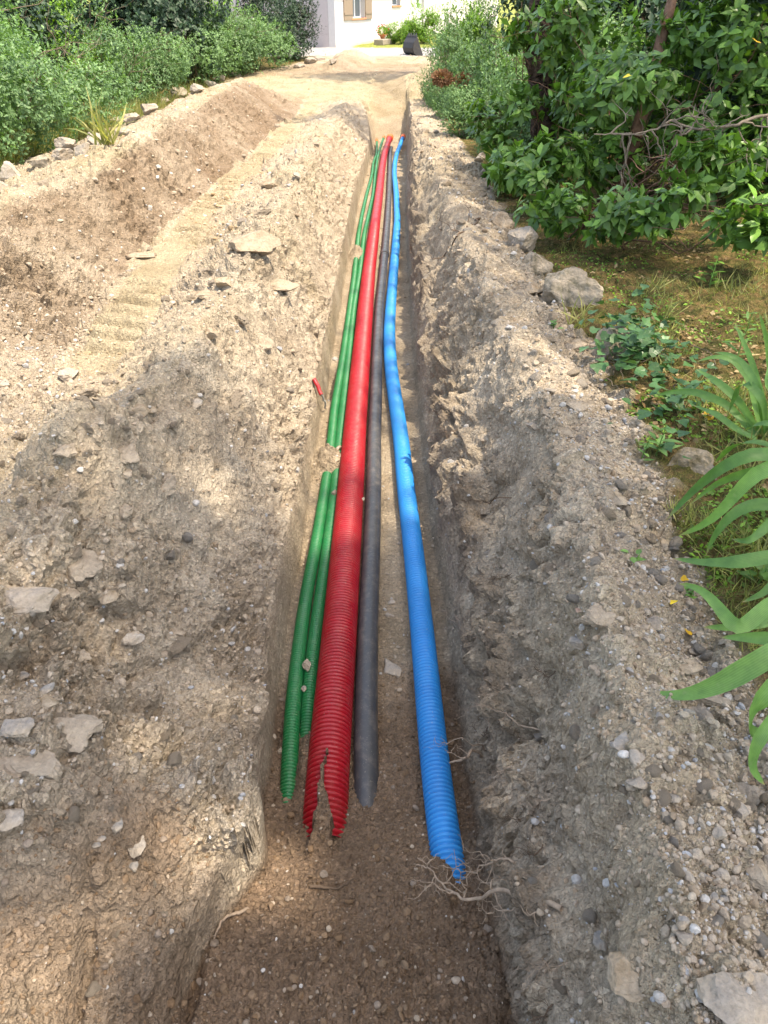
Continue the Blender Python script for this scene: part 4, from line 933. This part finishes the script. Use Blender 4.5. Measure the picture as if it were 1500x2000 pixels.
b3_ = P(1150, 440, .9)
big_shrub(b3_, [(W3(1090, 410, 6.3), (.42, .35, .26)), (W3(1200, 425, 6.0), (.40, .35, .24)), (W3(1310, 410, 5.7), (.38, .35, .24)), (W3(1440, 440, 5.3), (.42, .35, .28)), (W3(1400, 330, 5.9), (.5, .3, .3))], 330, .125,
          'low glossy leaved shoots hanging over the mossy ground on the right', 53, None, 300)
# dark thick trunk
tp = W3(1066, 290, 9.6); tr = empty('tree', tp, 'dark thick rough trunk of a tree standing between the feathery and glossy shrubs', 'tree'); to = np.array(tp)
pts = [tp+ar([0, 0, -.2]), W3(1058, 170, 9.4), W3(1046, 90, 9.3), W3(1056, 20, 9.2), W3(1070, -150, 9.0)]
Lt = []
for i in range(4):
    C, rr = wig(pts[i], pts[i+1], 24, .03, 60+i, .17-.01*i, .16-.01*i); Lt.append((C, rr))
v, f = tube_mesh(Lt, 44); k = fbm(v[:, 0]*5, v[:, 1]*5, v[:, 2]*.5, 4, 4, 5); v[:, 0] += k*.07; v[:, 1] += k*.07
obj('trunk', mk_mesh('trunk', v-to, f, None, True), M['bark'], tr)
# bare dead branches
db = empty('dead_branch', W3(1500, 225, 6.4), 'bare grey twiggy branch reaching in from the right through the glossy shrub', 'branch'); do = np.array(db.location)
Lt = []; main = [W3(1520, 215, 6.4), W3(1440, 245, 6.3), W3(1360, 252, 6.3), W3(1310, 235, 6.3), W3(1240, 262, 6.3), W3(1160, 262, 6.4)]
r = np.random.default_rng(77)
for i in range(len(main)-1):
    C, rr = wig(main[i], main[i+1], 8, .06, 70+i, .015-.002*i, .013-.002*i); Lt.append((C, rr))
    for k in range(5):
        q = C[r.integers(1, 8)]; e = q+ar([r.uniform(-.25, .3), r.uniform(-.2, .1), r.uniform(-.55, .25)]); C2, r2 = wig(q, e, 8, .15, 700+i*9+k, .008, .003); Lt.append((C2, r2))
        for kk in range(2):
            e2 = C2[5]+r.normal(size=3)*.12; C3, r3 = wig(C2[5], e2, 5, .15, 800+i*9+k*3+kk, .004, .002); Lt.append((C3, r3))
v, f = tube_mesh(Lt, 6); obj('branch', mk_mesh('branch', v-do, f, None, True), M['deadtwig'], db)
# dried flower heads
for i, (a_, b2, s) in enumerate([(864, 152, .20), (906, 158, .18)]):
    c = W3(a_, b2, 14.3); rr_ = np.random.default_rng(90+i); d = rr_.normal(size=(900, 3)); d /= np.linalg.norm(d, axis=1)[:, None]
    me = leaves('dried_flower_head', LD, d*s*rr_.uniform(.3, 1, (900, 1))*ar([1, 1, .6]), d, rr_.normal(size=(900, 3)), np.full(900, .06), rr_.random(900), M['dry'])
    tag(obj('dried_flower_head', me, M['dry'], None, c), ('left' if i == 0 else 'right')+' one of two brown dried flower heads on the feathery bush', 'flower head')

# ------------------------------------------------------------------ iris clumps
def strap(pts, w, seed=0, thick=.0015):
    """sword leaf along a 3D curve, folded along the middle"""
    p = smoothpath(np.array(pts), 60, 15)[::3]; n = len(p); T_ = np.gradient(p, axis=0); T_ /= np.linalg.norm(T_, axis=1)[:, None]
    r = np.random.default_rng(seed); up = np.array([.3*r.normal(), -.75+.3*r.normal(), .9]); A = np.cross(T_, up); A /= np.linalg.norm(A, axis=1)[:, None]; U = np.cross(A, T_)
    s = np.linspace(0, 1, n); ww = w/2*np.minimum(1, .75+.6*s)*np.clip((1-s)/.42, 0, 1)**.65; v = []
    for i in range(n):
        v += [p[i]-A[i]*ww[i]+U[i]*ww[i]*.25, p[i]-A[i]*ww[i]*.5+U[i]*ww[i]*.05, p[i], p[i]+A[i]*ww[i]*.5+U[i]*ww[i]*.05, p[i]+A[i]*ww[i]+U[i]*ww[i]*.25]
    f = [(i*5+j, i*5+j+1, i*5+j+6, i*5+j+5) for i in range(n-1) for j in range(4)]
    bl_at = np.array([(j/4, s[i], 0) for i in range(n) for j in range(5)]); return np.array(v), np.array(f), bl_at
def clump(base_px, leavespx, label, w=.045, seed=1):
    b = P(*base_px); t = empty('iris_plant', b, label, 'plant', 'iris plants on the right'); off = np.array(b)
    for i, lf in enumerate(leavespx):
        ww = w*(lf[0] if isinstance(lf[0], float) else 1); L_ = lf[1:] if isinstance(lf[0], float) else lf
        v, f, ba = strap([P(*q) for q in L_], ww, seed*50+i); obj('leaf', mk_mesh('leaf', v-off, f, {'blade': ba}, True), M['irisb'], t)
    return t
clump((1490, 850, .9), [
    [(1500, 850, .9), (1490, 790, 1.05), (1465, 700, 1.25), (1430, 620, 1.4)],
    [1.1, (1505, 850, .9), (1510, 760, 1.1), (1500, 680, 1.3), (1480, 600, 1.5)],
    [(1490, 850, .9), (1465, 740, 1.12), (1430, 700, 1.2), (1395, 695, 1.2), (1350, 710, 1.15)],
    [(1495, 850, .9), (1480, 760, 1.15), (1450, 705, 1.25), (1420, 690, 1.28), (1385, 688, 1.25)],
    [(1485, 850, .9), (1440, 780, 1.05), (1400, 745, 1.1), (1355, 718, 1.1)],
    [(1480, 855, .9), (1420, 790, 1.0), (1360, 765, 1.02), (1310, 765, 1.0), (1270, 775, .95)],
    [(1495, 850, .9), (1490, 780, 1.12), (1460, 745, 1.18), (1440, 760, 1.1), (1418, 820, .95)],
    [(1500, 850, .9), (1530, 760, 1.1), (1560, 720, 1.2)],
    [.8, (1480, 860, .9), (1440, 840, .95), (1400, 810, 1.0), (1350, 790, .97)],
    [(1510, 850, .9), (1500, 740, 1.2), (1520, 660, 1.35)],
  ], 'iris plant with upright and arching blades behind the yellow leaf on the right', .037, 1)
clump((1560, 1010, .9), [
    [1.15, (1580, 1010, .95), (1540, 900, 1.25), (1480, 880, 1.3), (1420, 905, 1.25), (1350, 960, 1.1), (1285, 1035, .95)],
    [1.25, (1580, 1020, .95), (1540, 910, 1.3), (1490, 905, 1.3), (1440, 960, 1.2), (1390, 1020, 1.08), (1305, 1055, .95)],
    [1.0, (1580, 1000, .9), (1540, 890, 1.15), (1480, 860, 1.2), (1430, 870, 1.15), (1390, 910, 1.0)],
    [1.0, (1580, 1010, .9), (1540, 925, 1.15), (1480, 918, 1.2), (1400, 940, 1.1), (1330, 1000, .98)],
    [1.1, (1580, 1050, .9), (1520, 985, 1.1), (1460, 985, 1.1), (1420, 1010, 1.05), (1385, 1060, .95), (1375, 1100, .88)],
    [1.2, (1600, 1110, .95), (1520, 1085, 1.02), (1440, 1100, 1.0), (1370, 1100, .95), (1300, 1088, .92)],
    [1.0, (1600, 980, .9), (1560, 850, 1.25), (1490, 820, 1.3), (1440, 850, 1.2)],
    [1.0, (1600, 1040, .95), (1540, 990, 1.05), (1460, 1060, .98), (1420, 1050, .95)],
  ], 'iris plant at the right edge with broad blades arching left over the gravel', .039, 2)
clump((1560, 1280, .9), [
    [1.35, (1590, 1230, 1.1), (1530, 1265, 1.15), (1470, 1300, 1.12), (1400, 1340, 1.05), (1330, 1362, .98), (1245, 1350, .95)],
    [1.1, (1580, 1200, .95), (1520, 1165, 1.05), (1480, 1200, 1.0), (1440, 1235, .97), (1400, 1180, 1.0), (1365, 1145, 1.02), (1310, 1138, .98)],
    [.9, (1580, 1262, 1.0), (1520, 1248, 1.05), (1450, 1245, 1.0), (1400, 1245, .97)],
    [1.2, (1600, 1300, 1.1), (1520, 1330, 1.2), (1470, 1380, 1.15), (1460, 1430, 1.05), (1500, 1430, .95)],
    [.9, (1600, 1340, 1.1), (1520, 1390, 1.1), (1475, 1450, 1.05), (1465, 1500, .98), (1500, 1540, .9)],
    [1.0, (1580, 1190, .9), (1500, 1210, .95), (1440, 1225, .92), (1360, 1225, .9)],
    [.8, (1600, 1180, .9), (1520, 1130, 1.0), (1490, 1160, .96), (1440, 1180, .93)],
  ], 'nearest iris plant at the right edge with one long blade lying on the stones', .039, 3)

# ------------------------------------------------------------------ ivy, weeds, fallen leaves
def ivy_t():
    o = [(0, 0), (.15, .42), (.45, .40), (.55, .22), (1, 0), (.55, -.22), (.45, -.40), (.15, -.42)]
    v = [(.35, 0, 0)]+[(a_, b2, .06 if abs(b2) > .3 else 0) for a_, b2 in o]; f = [(0, 1+i, 1+(i+1) % 8)[::-1] for i in range(8)]
    return np.array(v), np.array(f)
iv = mk_mesh('leaf', *ivy_t(), None, False); iv.materials.append(M['ivy'])
ly = mk_mesh('leaf', *ivy_t(), None, False); ly.materials.append(M['finey'] if False else M['yellow'])
ivp = empty('ivy_plant', H(1215, 720), 'dark green ivy creeping over the rock at the right edge of the bank', 'plant'); io = np.array(ivp.location); r = np.random.default_rng(5)
def hit_any(px, py):
    dg = bpy.context.evaluated_depsgraph_get(); ok, loc, nor, i, ob, m_ = S.ray_cast(dg, Vector(CAM), Vector(ray(px, py)))
    return np.array(loc), np.array(nor)
bpy.context.view_layer.update()
for i in range(280):
    a_, b2 = (r.normal(1225, 42), r.normal(700, 30)) if i < 210 else (r.normal(1300, 40), r.normal(790, 45))
    p, n = hit(a_, b2); p = p+ar([0, 0, r.uniform(.03, .22 if i < 210 else .08)]); s = r.uniform(.045, .085)
    o = obj('leaf', iv, None, ivp, p-io); o.scale = (s,)*3; o.rotation_euler = (r.uniform(-.2, .9), r.uniform(-.4, .4), r.uniform(0, 6.3))
Lt = []
for i in range(14):
    a_, b2 = r.uniform(1170, 1320), r.uniform(670, 810); Lt.append(wig(hit(a_, b2)[0]+ar([0, 0, .04]), hit(a_+r.normal()*50, b2+r.uniform(10, 60))[0]+ar([0, 0, .02]), 9, .12, i, .003, .002))
v, f = tube_mesh(Lt, 5); obj('stem', mk_mesh('stem', v-io, f, None, True), M['twig'], ivp)
for a_, b2, s, lb in [(1376, 816, .075, 'yellow ivy leaf lying between the ivy and the iris blades'), (1311, 1177, .035, 'round yellow leaf at the gravel edge, upper of two'), (1353, 1245, .032, 'yellow leaf at the gravel edge, lower of two'), (1325, 1132, .03, 'orange dead leaf under the broken iris blade'), (1218, 150, .08, 'yellow leaf high in the glossy shrub, left'), (1478, 82, .10, 'yellow leaf high in the glossy shrub near the right edge')]:
    p = W3(a_, b2, 6.0) if b2 < 200 else H(a_, b2, .012); o = obj('fallen_leaf', ly, None, None, p); o.scale = (s,)*3; o.rotation_euler = (.4, -.2, a_); tag(o, lb, 'leaf')
# grass and litter over the right verge, and the left verge
cand = np.where(vis & (moss > .6) & (y < 14) & (x > 0))[0]; candL = np.where(vis & (moss > .6) & (x < 0) & (y < 30))[0]; r = np.random.default_rng(12)
wl = (1/zcV[cand])**.2; ids = r.choice(cand, 16000, p=wl/wl.sum())
bl = (np.array([(0, -.03, 0), (0, .03, 0), (.5, .025, .0), (.5, -.025, .0), (1, 0, -.22)]), np.array([(0, 1, 2), (0, 2, 3), (3, 2, 4)]))
d = np.stack([r.normal(size=16000)*.6, r.normal(size=16000)*.6, r.uniform(.3, 1.3, 16000)], 1)
clus = fbm(TV[ids, 0], TV[ids, 1], 0*ids.astype(float), 2.5, 2, 7); sz = .02+.11*np.clip(clus+.2, 0, 1)*r.uniform(.4, 1.4, 16000)
me = leaves('grass', bl, TV[ids]-ar([0, 0, .005]), d, r.normal(size=(16000, 3)), sz, r.random(16000), M['grass'], wid=np.full(16000, .9)); tag(obj('grass', me, M['grass']), 'thin mixed grass and moss on the shaded ground right of the edging rocks', 'grass', None, 'stuff')
ids = r.choice(cand, 7000); d = np.stack([r.normal(size=7000), r.normal(size=7000), r.normal(size=7000)*.25], 1); keep_ = fbm(TV[ids, 0], TV[ids, 1], 0*ids.astype(float), 1.6, 2, 77) > -.02; ids, d = ids[keep_], d[keep_]; nl_ = len(ids)
me = leaves('leaf_litter', LD, TV[ids]+ar([0, 0, .006]), d, np.tile(ar([0, 0, 1.]), (nl_, 1))+r.normal(size=(nl_, 3))*.35, r.uniform(.015, .05, nl_), r.random(nl_), M['lit']); tag(obj('leaf_litter', me, M['lit']), 'brown and orange fallen leaves among the grass on the right verge', 'leaves', None, 'stuff')
ids = r.choice(cand, 11000); k3 = vnoise(TV[ids, 0]*3, TV[ids, 1]*3, 0*ids.astype(float), 3) > .1; ids = ids[k3]; nn_ = len(ids)
me = leaves('ground_cover', LD, TV[ids]+ar([0, 0, .01]), r.normal(size=(nn_, 3))*ar([1, 1, .4]), np.tile(ar([0, 0, 1.]), (nn_, 1))+r.normal(size=(nn_, 3))*.5, r.uniform(.012, .035, nn_), r.random(nn_), M['finey']); tag(obj('ground_cover', me, M['finey']), 'small creeping weeds with tiny leaves on the right verge', 'weeds', None, 'stuff')
ids = r.choice(candL, 6000, p=(lambda q: q/q.sum())(np.exp(-((TV[candL, 0]-xs[1][candL]+.5)/.6)**2)+1e-6)); d = np.stack([r.normal(size=6000)*.4+.25, r.normal(size=6000)*.4, r.uniform(.5, 1.4, 6000)], 1)
me = leaves('tall_grass', bl, TV[ids], d, r.normal(size=(6000, 3)), r.uniform(.15, .5, 6000), r.random(6000), M['grass'], wid=np.full(6000, .35)); tag(obj('tall_grass', me, M['grass']), 'long thin grass under the left bushes behind the edging rocks', 'grass', None, 'stuff')
def weed(px, py, n, L_, label, m, seed, wd=.35, up=1.0, name='weed', cat='plant'):
    p, _ = hit(px, py); t = empty(name, p, label, cat); r = np.random.default_rng(seed); me_ = leaf_t(Wd=wd); me = mk_mesh('leaf', *me_, None, True); me.materials.append(M[m]); hs_ = L_*1.8*up
    for i in range(n):
        hh = hs_*(i+1)/n; o = obj('leaf', me, None, t, (r.normal()*.01, r.normal()*.01, hh)); an = i*2.4; el = -.5+.4*r.random()
        o.rotation_euler = (0, el, an); s = L_*r.uniform(.7, 1.1)*(1.2-.5*i/n); o.scale = (s,)*3
    C, rr = wig((0, 0, -.02), (.01, 0, hs_), 8, .04, seed, .004, .002); v, f = sweep(C, rr, 6); obj('stem', mk_mesh('stem', v, f, None, True), M['iris'], t)
    return t
weed(1282, 890, 12, .085, 'young broad bladed weed standing left of the mossy rock', 'iris', 1)
weed(1252, 905, 6, .06, 'small grey green weed left of the young broad bladed one', 'iris', 2)
weed(1080, 640, 10, .04, 'bright green seedling at the foot of the long edging rock', 'iris', 3, .6, .5)
weed(1240, 1095, 5, .05, 'pale weed lying at the gravel edge under the iris blades', 'iris', 4, .5, .3)
weed(1345, 1165, 9, .032, 'tiny green seedling beside the upper round yellow leaf', 'vib', 5, .5, .5)
weed(1480, 1140, 9, .07, 'bright green leafy weed at the right edge between the iris plants', 'vib', 6, .5, .5)
weed(1440, 700, 14, .10, 'thin stemmed young plant in the grass above the iris blades', 'fine' if False else 'iris', 7, .25, 1.4)
weed(1385, 560, 12, .11, 'dark leafy sprout hanging at the shrub edge over leaf litter', 'vib', 8, .45, 1.0)
for i, (a_, b2, nb, L_, lb) in enumerate([(965, 340, 26, .42, 'bright young grass tuft at the far right edging rocks'), (210, 282, 40, .5, 'long yellowish grass tuft behind the left edging rocks'), (985, 350, 12, .6, 'single arching grass blades beside the bright young tuft'), (20, 318, 36, .5, 'long green grass tuft at the left edge'), (1120, 640, 22, .22, 'dry grass tuft lying across the long edging rock'), (1300, 620, 26, .16, 'fine upright grass tuft in the mossy ground on the right')]):
    p, _ = hit(a_, b2); t = empty('grass_tuft', p, lb, 'grass'); r = np.random.default_rng(200+i); d = np.stack([r.normal(size=nb)*.4, r.normal(size=nb)*.4, r.uniform(.5, 1.2, nb)], 1)
    bt = (np.array([(0, -.03, 0), (0, .03, 0), (.35, .03, .0), (.35, -.03, .0), (.7, .02, -.12), (.7, -.02, -.12), (1, 0, -.4)]), np.array([(0, 1, 2), (0, 2, 3), (3, 2, 4), (3, 4, 5), (5, 4, 6)]))
    me = leaves('blades', bt, r.normal(size=(nb, 3))*ar([.04, .04, 0]), d, r.normal(size=(nb, 3))*.5+ar([0, 0, .5]), L_*r.uniform(.5, 1.1, nb), r.uniform(.3, 1, nb), M['grass'], wid=np.full(nb, .8)); o = obj('blades', me, M['grass'], t); o['kind'] = 'stuff'

# ------------------------------------------------------------------ the house and its yard
HC = P(656, 93, .78); phi = R(65); DX = np.array([math.cos(phi), math.sin(phi), 0]); DN = np.array([math.sin(phi), -math.cos(phi), 0])   # along front, outward normal
HZ = HC[2]
hs = empty('house', HC, 'white rendered house with brown shutters at the end of the drive', 'house'); ho = np.array(HC); rotH = Matrix.Rotation(phi, 3, 'Z')
def front(px, py):                         # distance along the front and height of the spot on the front wall
    d = ray(px, py); t = ((HC-CAM)@DN)/(d@DN); q = CAM+d*t; return (q-HC)@DX, q[2]-HZ
def fp(s, z, out=0): q = DX*s+DN*out; return Vector((q[0], q[1], z))
def wallpart(name, s0, s1, z0_, z1_, o0, o1, m, parent=None, bev=0):
    b = MB(); b.box(fp((s0+s1)/2, (z0_+z1_)/2, (o0+o1)/2), (s1-s0, abs(o1-o0), z1_-z0_), rotH); return b.build(name, M[m], parent or hs, bevel=bev)
wL, wB = front(688, 36); wR, _ = front(712, 34); 
LEN = 24.0
_, tB = front(700, -10); WT = wB+1.25
s2a, b2s = front(766, 11); s2b, _ = front(782, 9); d1, _ = front(812, 20); d2, _ = front(828, 20)
HT = 3.0
wallpart('wall', 0, wL, -.3, HT, -.35, 0, 'wall'); wallpart('wall', wL, wR, -.3, wB, -.35, 0, 'wall'); wallpart('wall', wL, wR, WT, HT, -.35, 0, 'wall')
wallpart('wall', wR, s2a, -.3, HT, -.35, 0, 'wall'); wallpart('wall', s2a, s2b, -.3, b2s, -.35, 0, 'wall'); wallpart('wall', s2a, s2b, b2s+.8, HT, -.35, 0, 'wall')
wallpart('wall', s2b, d1, -.3, HT, -.35, 0, 'wall'); wallpart('wall', d1, d2, 2.15, HT, -.35, 0, 'wall'); wallpart('wall', d2, LEN, -.3, HT, -.35, 0, 'wall')
def gable():
    b = MB(); q0 = -DN*.36; L_ = -DN*8.0; b.box(Vector(tuple((q0+L_)/2+DX*.1))+Vector((0, 0, HT/2-.15)), (.2, 8.0-.36, HT+.3), rotH); return b.build('gable_wall', M['wallshade'], hs)
gable()
wallpart('plinth', 0, LEN, -.3, .10, .0, .012, 'plinth')
def window(s0, s1, z0_, z1_, sash=2):
    f = wallpart('window', s0, s1, z0_, z0_+.05, -.26, -.20, 'framew')
    wallpart('frame', s0, s0+.06, z0_+.05, z1_, -.26, -.20, 'framew', f); wallpart('frame', s1-.06, s1, z0_+.05, z1_, -.26, -.20, 'framew', f); wallpart('frame', s0+.06, s1-.06, z1_-.06, z1_, -.26, -.20, 'framew', f)
    m_ = (s0+s1)/2
    if sash == 2: wallpart('mullion', m_-.04, m_+.04, z0_+.05, z1_-.06, -.255, -.195, 'framew', f)
    wallpart('pane', s0+.06, s1-.06, z0_+.05, z1_-.06, -.245, -.235, 'glass', f); return f
window(wL, wR, wB, WT); window(s2a, s2b, b2s, b2s+.8, 1)
wallpart('sill', wL-.08, wR+.08, wB-.07, wB, -.19, .06, 'sill', None, .01); wallpart('sill', s2a-.06, s2b+.06, b2s-.07, b2s, -.19, .06, 'sill', None, .01)
sa, sz_ = front(671, 42); sbb, _ = front(725, 35); 
for a0, a1 in ((sa, wL-.02), (wR+.02, sbb)):
    sh = wallpart('shutter', a0, a1, wB-.06, WT+.02, .015, .05, 'shutter'); 
    for zz_ in (wB+.15, WT-.2): wallpart('batten', a0+.02, a1-.02, zz_, zz_+.08, .05, .07, 'shutter', sh)
dr = wallpart('door', d1, d2, -.0, 2.15, -.2, -.14, 'framew'); pz = front(816, 14)[1]; wallpart('pane', (d1+d2)/2-.12, (d1+d2)/2+.12, pz, 2.0, -.139, -.13, 'glass', dr)
ds, _ = front(742, 30); v, f = sweep(np.array([fp(ds, .0, .06), fp(ds, HT, .06)]), np.array([.045, .045]), 12); obj('drain_pipe', mk_mesh('drain_pipe', v, f, None, True), M['sill'], hs)
b = MB(); e0, e1 = -.5, LEN+.5
A_ = [fp(e0, HT-.05, .5), fp(e1, HT-.05, .5), fp(e1, HT+1.6, -4), fp(e0, HT+1.6, -4), fp(e1, HT-.05, -8.5), fp(e0, HT-.05, -8.5)]
b.add(A_+[q+Vector((0, 0, .14)) for q in A_], [(0,1,2,3),(3,2,4,5),(6,9,8,7),(9,11,10,8),(0,6,7,1),(5,4,10,11),(0,3,9,6),(3,5,11,9),(1,7,8,2),(2,8,10,4)]); b.build('roof', M['tile'], hs)
def yard(px, py): q = P(px, py, .78); q[2] = gz(q[0], q[1]); return q
# planter slab, flower pot, plants at the wall
q = yard(752, 87); b = MB(); b.box((0, 0, .12), (1.5, .5, .24)); o = b.build('stone_trough', M['grey'], None, q, bevel=.03); o.rotation_euler = (0, 0, phi); tag(o, 'low grey stone block carrying the potted flowers by the house wall', 'block')
pt = empty('flower_pot', q+ar([-.12, 0, .24]), 'terracotta pot with red and pale flowers on the stone block by the house', 'plant pot'); pt.scale = (.62,)*3
v, f = sweep(np.array([(0, 0, 0), (0, 0, .02), (0, 0, .22), (0, 0, .28), (0, 0, .28)]), np.array([.01, .15, .24, .26, .01]), 18); f = f; 
# sweep along z needs its own frame
th = np.linspace(0, 2*math.pi, 18, endpoint=False); prof = [(.01, 0), (.15, 0), (.24, .22), (.27, .22), (.27, .28), (.23, .28), (.22, .2), (.01, .2)]
v = np.array([(rr_*math.cos(t_), rr_*math.sin(t_), z_) for rr_, z_ in prof for t_ in th]); f = np.array([(i*18+j, i*18+(j+1) % 18, (i+1)*18+(j+1) % 18, (i+1)*18+j) for i in range(7) for j in range(18)])
obj('pot', mk_mesh('pot', v, f, None, True), M['sill'], pt)
r = np.random.default_rng(8); d = r.normal(size=(500, 3)); d /= np.linalg.norm(d, axis=1)[:, None]; pp = d*r.uniform(.2, .42, (500, 1))*ar([1, 1, .7])+ar([0, 0, .5])
o = obj('foliage', leaves('foliage', LD, pp, d, r.normal(size=(500, 3)), np.full(500, .10), r.random(500), M['finey']), M['finey'], pt); o['kind'] = 'stuff'
pp = d[:90]*.44*ar([1, 1, .75])+ar([0, 0, .55]); o = obj('flowers', leaves('flowers', LD, pp, d[:90], r.normal(size=(90, 3)), np.full(90, .12), r.random(90), M['flowr']), M['flowr'], pt); o['kind'] = 'stuff'
place_shrub(FY[0], 'bush', yard(768, 86), (.55, .55, .46), 0, 'low dark leaved bush with red flowers against the house wall', 'bush')
place_shrub(FY[0], 'bush', yard(785, 87), (.5, .5, .5), 2, 'low bright green bush against the house wall left of the digger bucket', 'bush')
place_shrub(FY[0], 'bush', yard(826, 86), (.95, .95, .85), 4, 'yellow green bush behind the digger bucket at the house door', 'bush')
# excavator bucket
bq = yard(805, 107); bk = empty('digger_bucket', bq, 'dark worn digger bucket resting on the gravel with its teeth pointing up', 'bucket'); bk.rotation_euler = (0, 0, -.9); bk.scale = (.95, .95, .80); wv = .66
prof = [(0, .0), (.10, -.02), (.32, .0), (.46, .12), (.52, .34), (.46, .58), (.34, .78), (.30, .86)]      # x depth, z up
prof = [(-.34+a_*1.2, b2) for a_, b2 in prof]
inn = [(a_-.0+(-.03 if i > 2 else 0), b2+.03) for i, (a_, b2) in enumerate(prof)]
b = MB(); n = len(prof); ring = prof+inn[::-1]
vs = [(s_*wv/2, a_*-1, b2) for s_ in (-1, 1) for a_, b2 in ring]; m2 = len(ring); b.add(vs, [(i, (i+1) % m2, m2+(i+1) % m2, m2+i) for i in range(m2)]+[tuple(range(m2))[::-1], tuple(range(m2, 2*m2))]); b.build('shell', M['steel'], bk)
for s_ in (-1, 1):
    b = MB(); pl = [(-.34, 0), (-.22, -.02), (.05, 0), (.20, .12), (.27, .34), (.2, .58), (.07, .78), (.02, .86), (-.12, .5)]
    vs = [(s_*wv/2+e_, -a_, b2) for e_ in (.002*s_, .025*s_) for a_, b2 in pl]; m2 = len(pl); b.add(vs, [tuple(range(m2)), tuple(range(m2, 2*m2))[::-1]]+[(i, (i+1) % m2, m2+(i+1) % m2, m2+i) for i in range(m2)]); b.build('side_plate', M['steel'], bk)
for i in range(4):
    b = MB(); xx_ = -wv/2+.08+i*(wv-.16)/3; b.add([(xx_-.04, -.0, .84), (xx_+.04, 0, .84), (xx_+.04, -.07, .84), (xx_-.04, -.07, .84), (xx_-.015, .02, 1.0), (xx_+.015, .02, 1.0), (xx_+.015, -.0, 1.0), (xx_-.015, 0, 1.0)], [(0,1,2,3),(4,7,6,5),(0,4,5,1),(1,5,6,2),(2,6,7,3),(3,7,4,0)]); b.build('tooth', M['steel'], bk)

# ------------------------------------------------------------------ trees outside the picture that throw the dappled shade
GAPS = [(545, 1690, .15), (345, 1700, .17), (70, 1960, .24), (290, 1450, .11), (10, 1960, .2), (90, 790, .4)]
gp3 = [(hit(a_, b2)[0], rr_) for a_, b2, rr_ in GAPS]
def canopy(name, loc, c, rad, n, size, seed, label, ymax=None):
    r = np.random.default_rng(seed); t = empty(name, loc, label, 'tree'); off = np.array(t.location)
    C, N, k = lump_pts(n//5, c, rad, r, lumps=30, lumpr=.34); p, d, u = whorls(C, N, 5, 1.0, r)
    keep = np.ones(len(p), bool)
    for g, rr_ in gp3:
        w_ = p-g; tt = w_@SDIR; dist = np.linalg.norm(w_-tt[:, None]*SDIR, axis=1); keep &= ~((dist < rr_*.8+.06) & (tt > 0))
    zz_ = p[:, 1]*cp-(p[:, 2]-CAM[2])*sp; uy = 1000-FPX*(p[:, 1]*sp+(p[:, 2]-CAM[2])*cp)/np.maximum(zz_, .1); ux = 750+FPX*p[:, 0]/np.maximum(zz_, .1)
    keep &= ~((zz_ > .05) & (uy > -40) & (ux > -100) & (ux < 1600))
    p, d, u = p[keep], d[keep], u[keep]; me = leaves('foliage', leaf_t(seg=1), p, d, u, size*r.uniform(.7, 1.2, len(p)), r.random(len(p)), M['canopy'], off=off); o = obj('foliage', me, M['canopy'], t); o['kind'] = 'stuff'
    C, rr = wig(np.array(loc)-ar([0, 0, .2]), np.array(c), 14, .03, seed, .16, .07); L_ = [(C, rr)]+[wig(C[8+i % 5], np.array(c)+r.normal(size=3)*np.array(rad)*.5, 9, .08, seed*7+i, .05, .015) for i in range(12)]
    v, f = tube_mesh(L_, 8); obj('trunk', mk_mesh('trunk', v-off, f, None, True), M['bark'], t)
canopy('shade_tree', (5.6, -1.6, .9), (4.4, -.9, 10.6), (4.2, 3.2, 1.3), 23000, .18, 301, 'leafy tree on the near right whose crown shades the near end of the trench')
canopy('shade_tree', (5.2, 7.0, .6), (4.5, 6.9, 8.4), (1.7, 5.4, .9), 8500, .17, 302, 'leafy tree above the right shrubs throwing dapples on the conduits')
canopy('shade_tree', (6.4, 19.0, -.2), (2.2, 19.3, 8.6), (1.5, 2.4, .8), 3600, .17, 304, 'slim leafy tree right of the far trench end shading the ridge there')
canopy('shade_tree', (6.8, 26.0, -.4), (3.2, 28.6, 9.0), (3.2, 1.7, 1.0), 5000, .2, 303, 'tree right of the yard whose crown shades a band of the far drive')
print('verts', nr, nc, 'objects', len(bpy.data.objects))
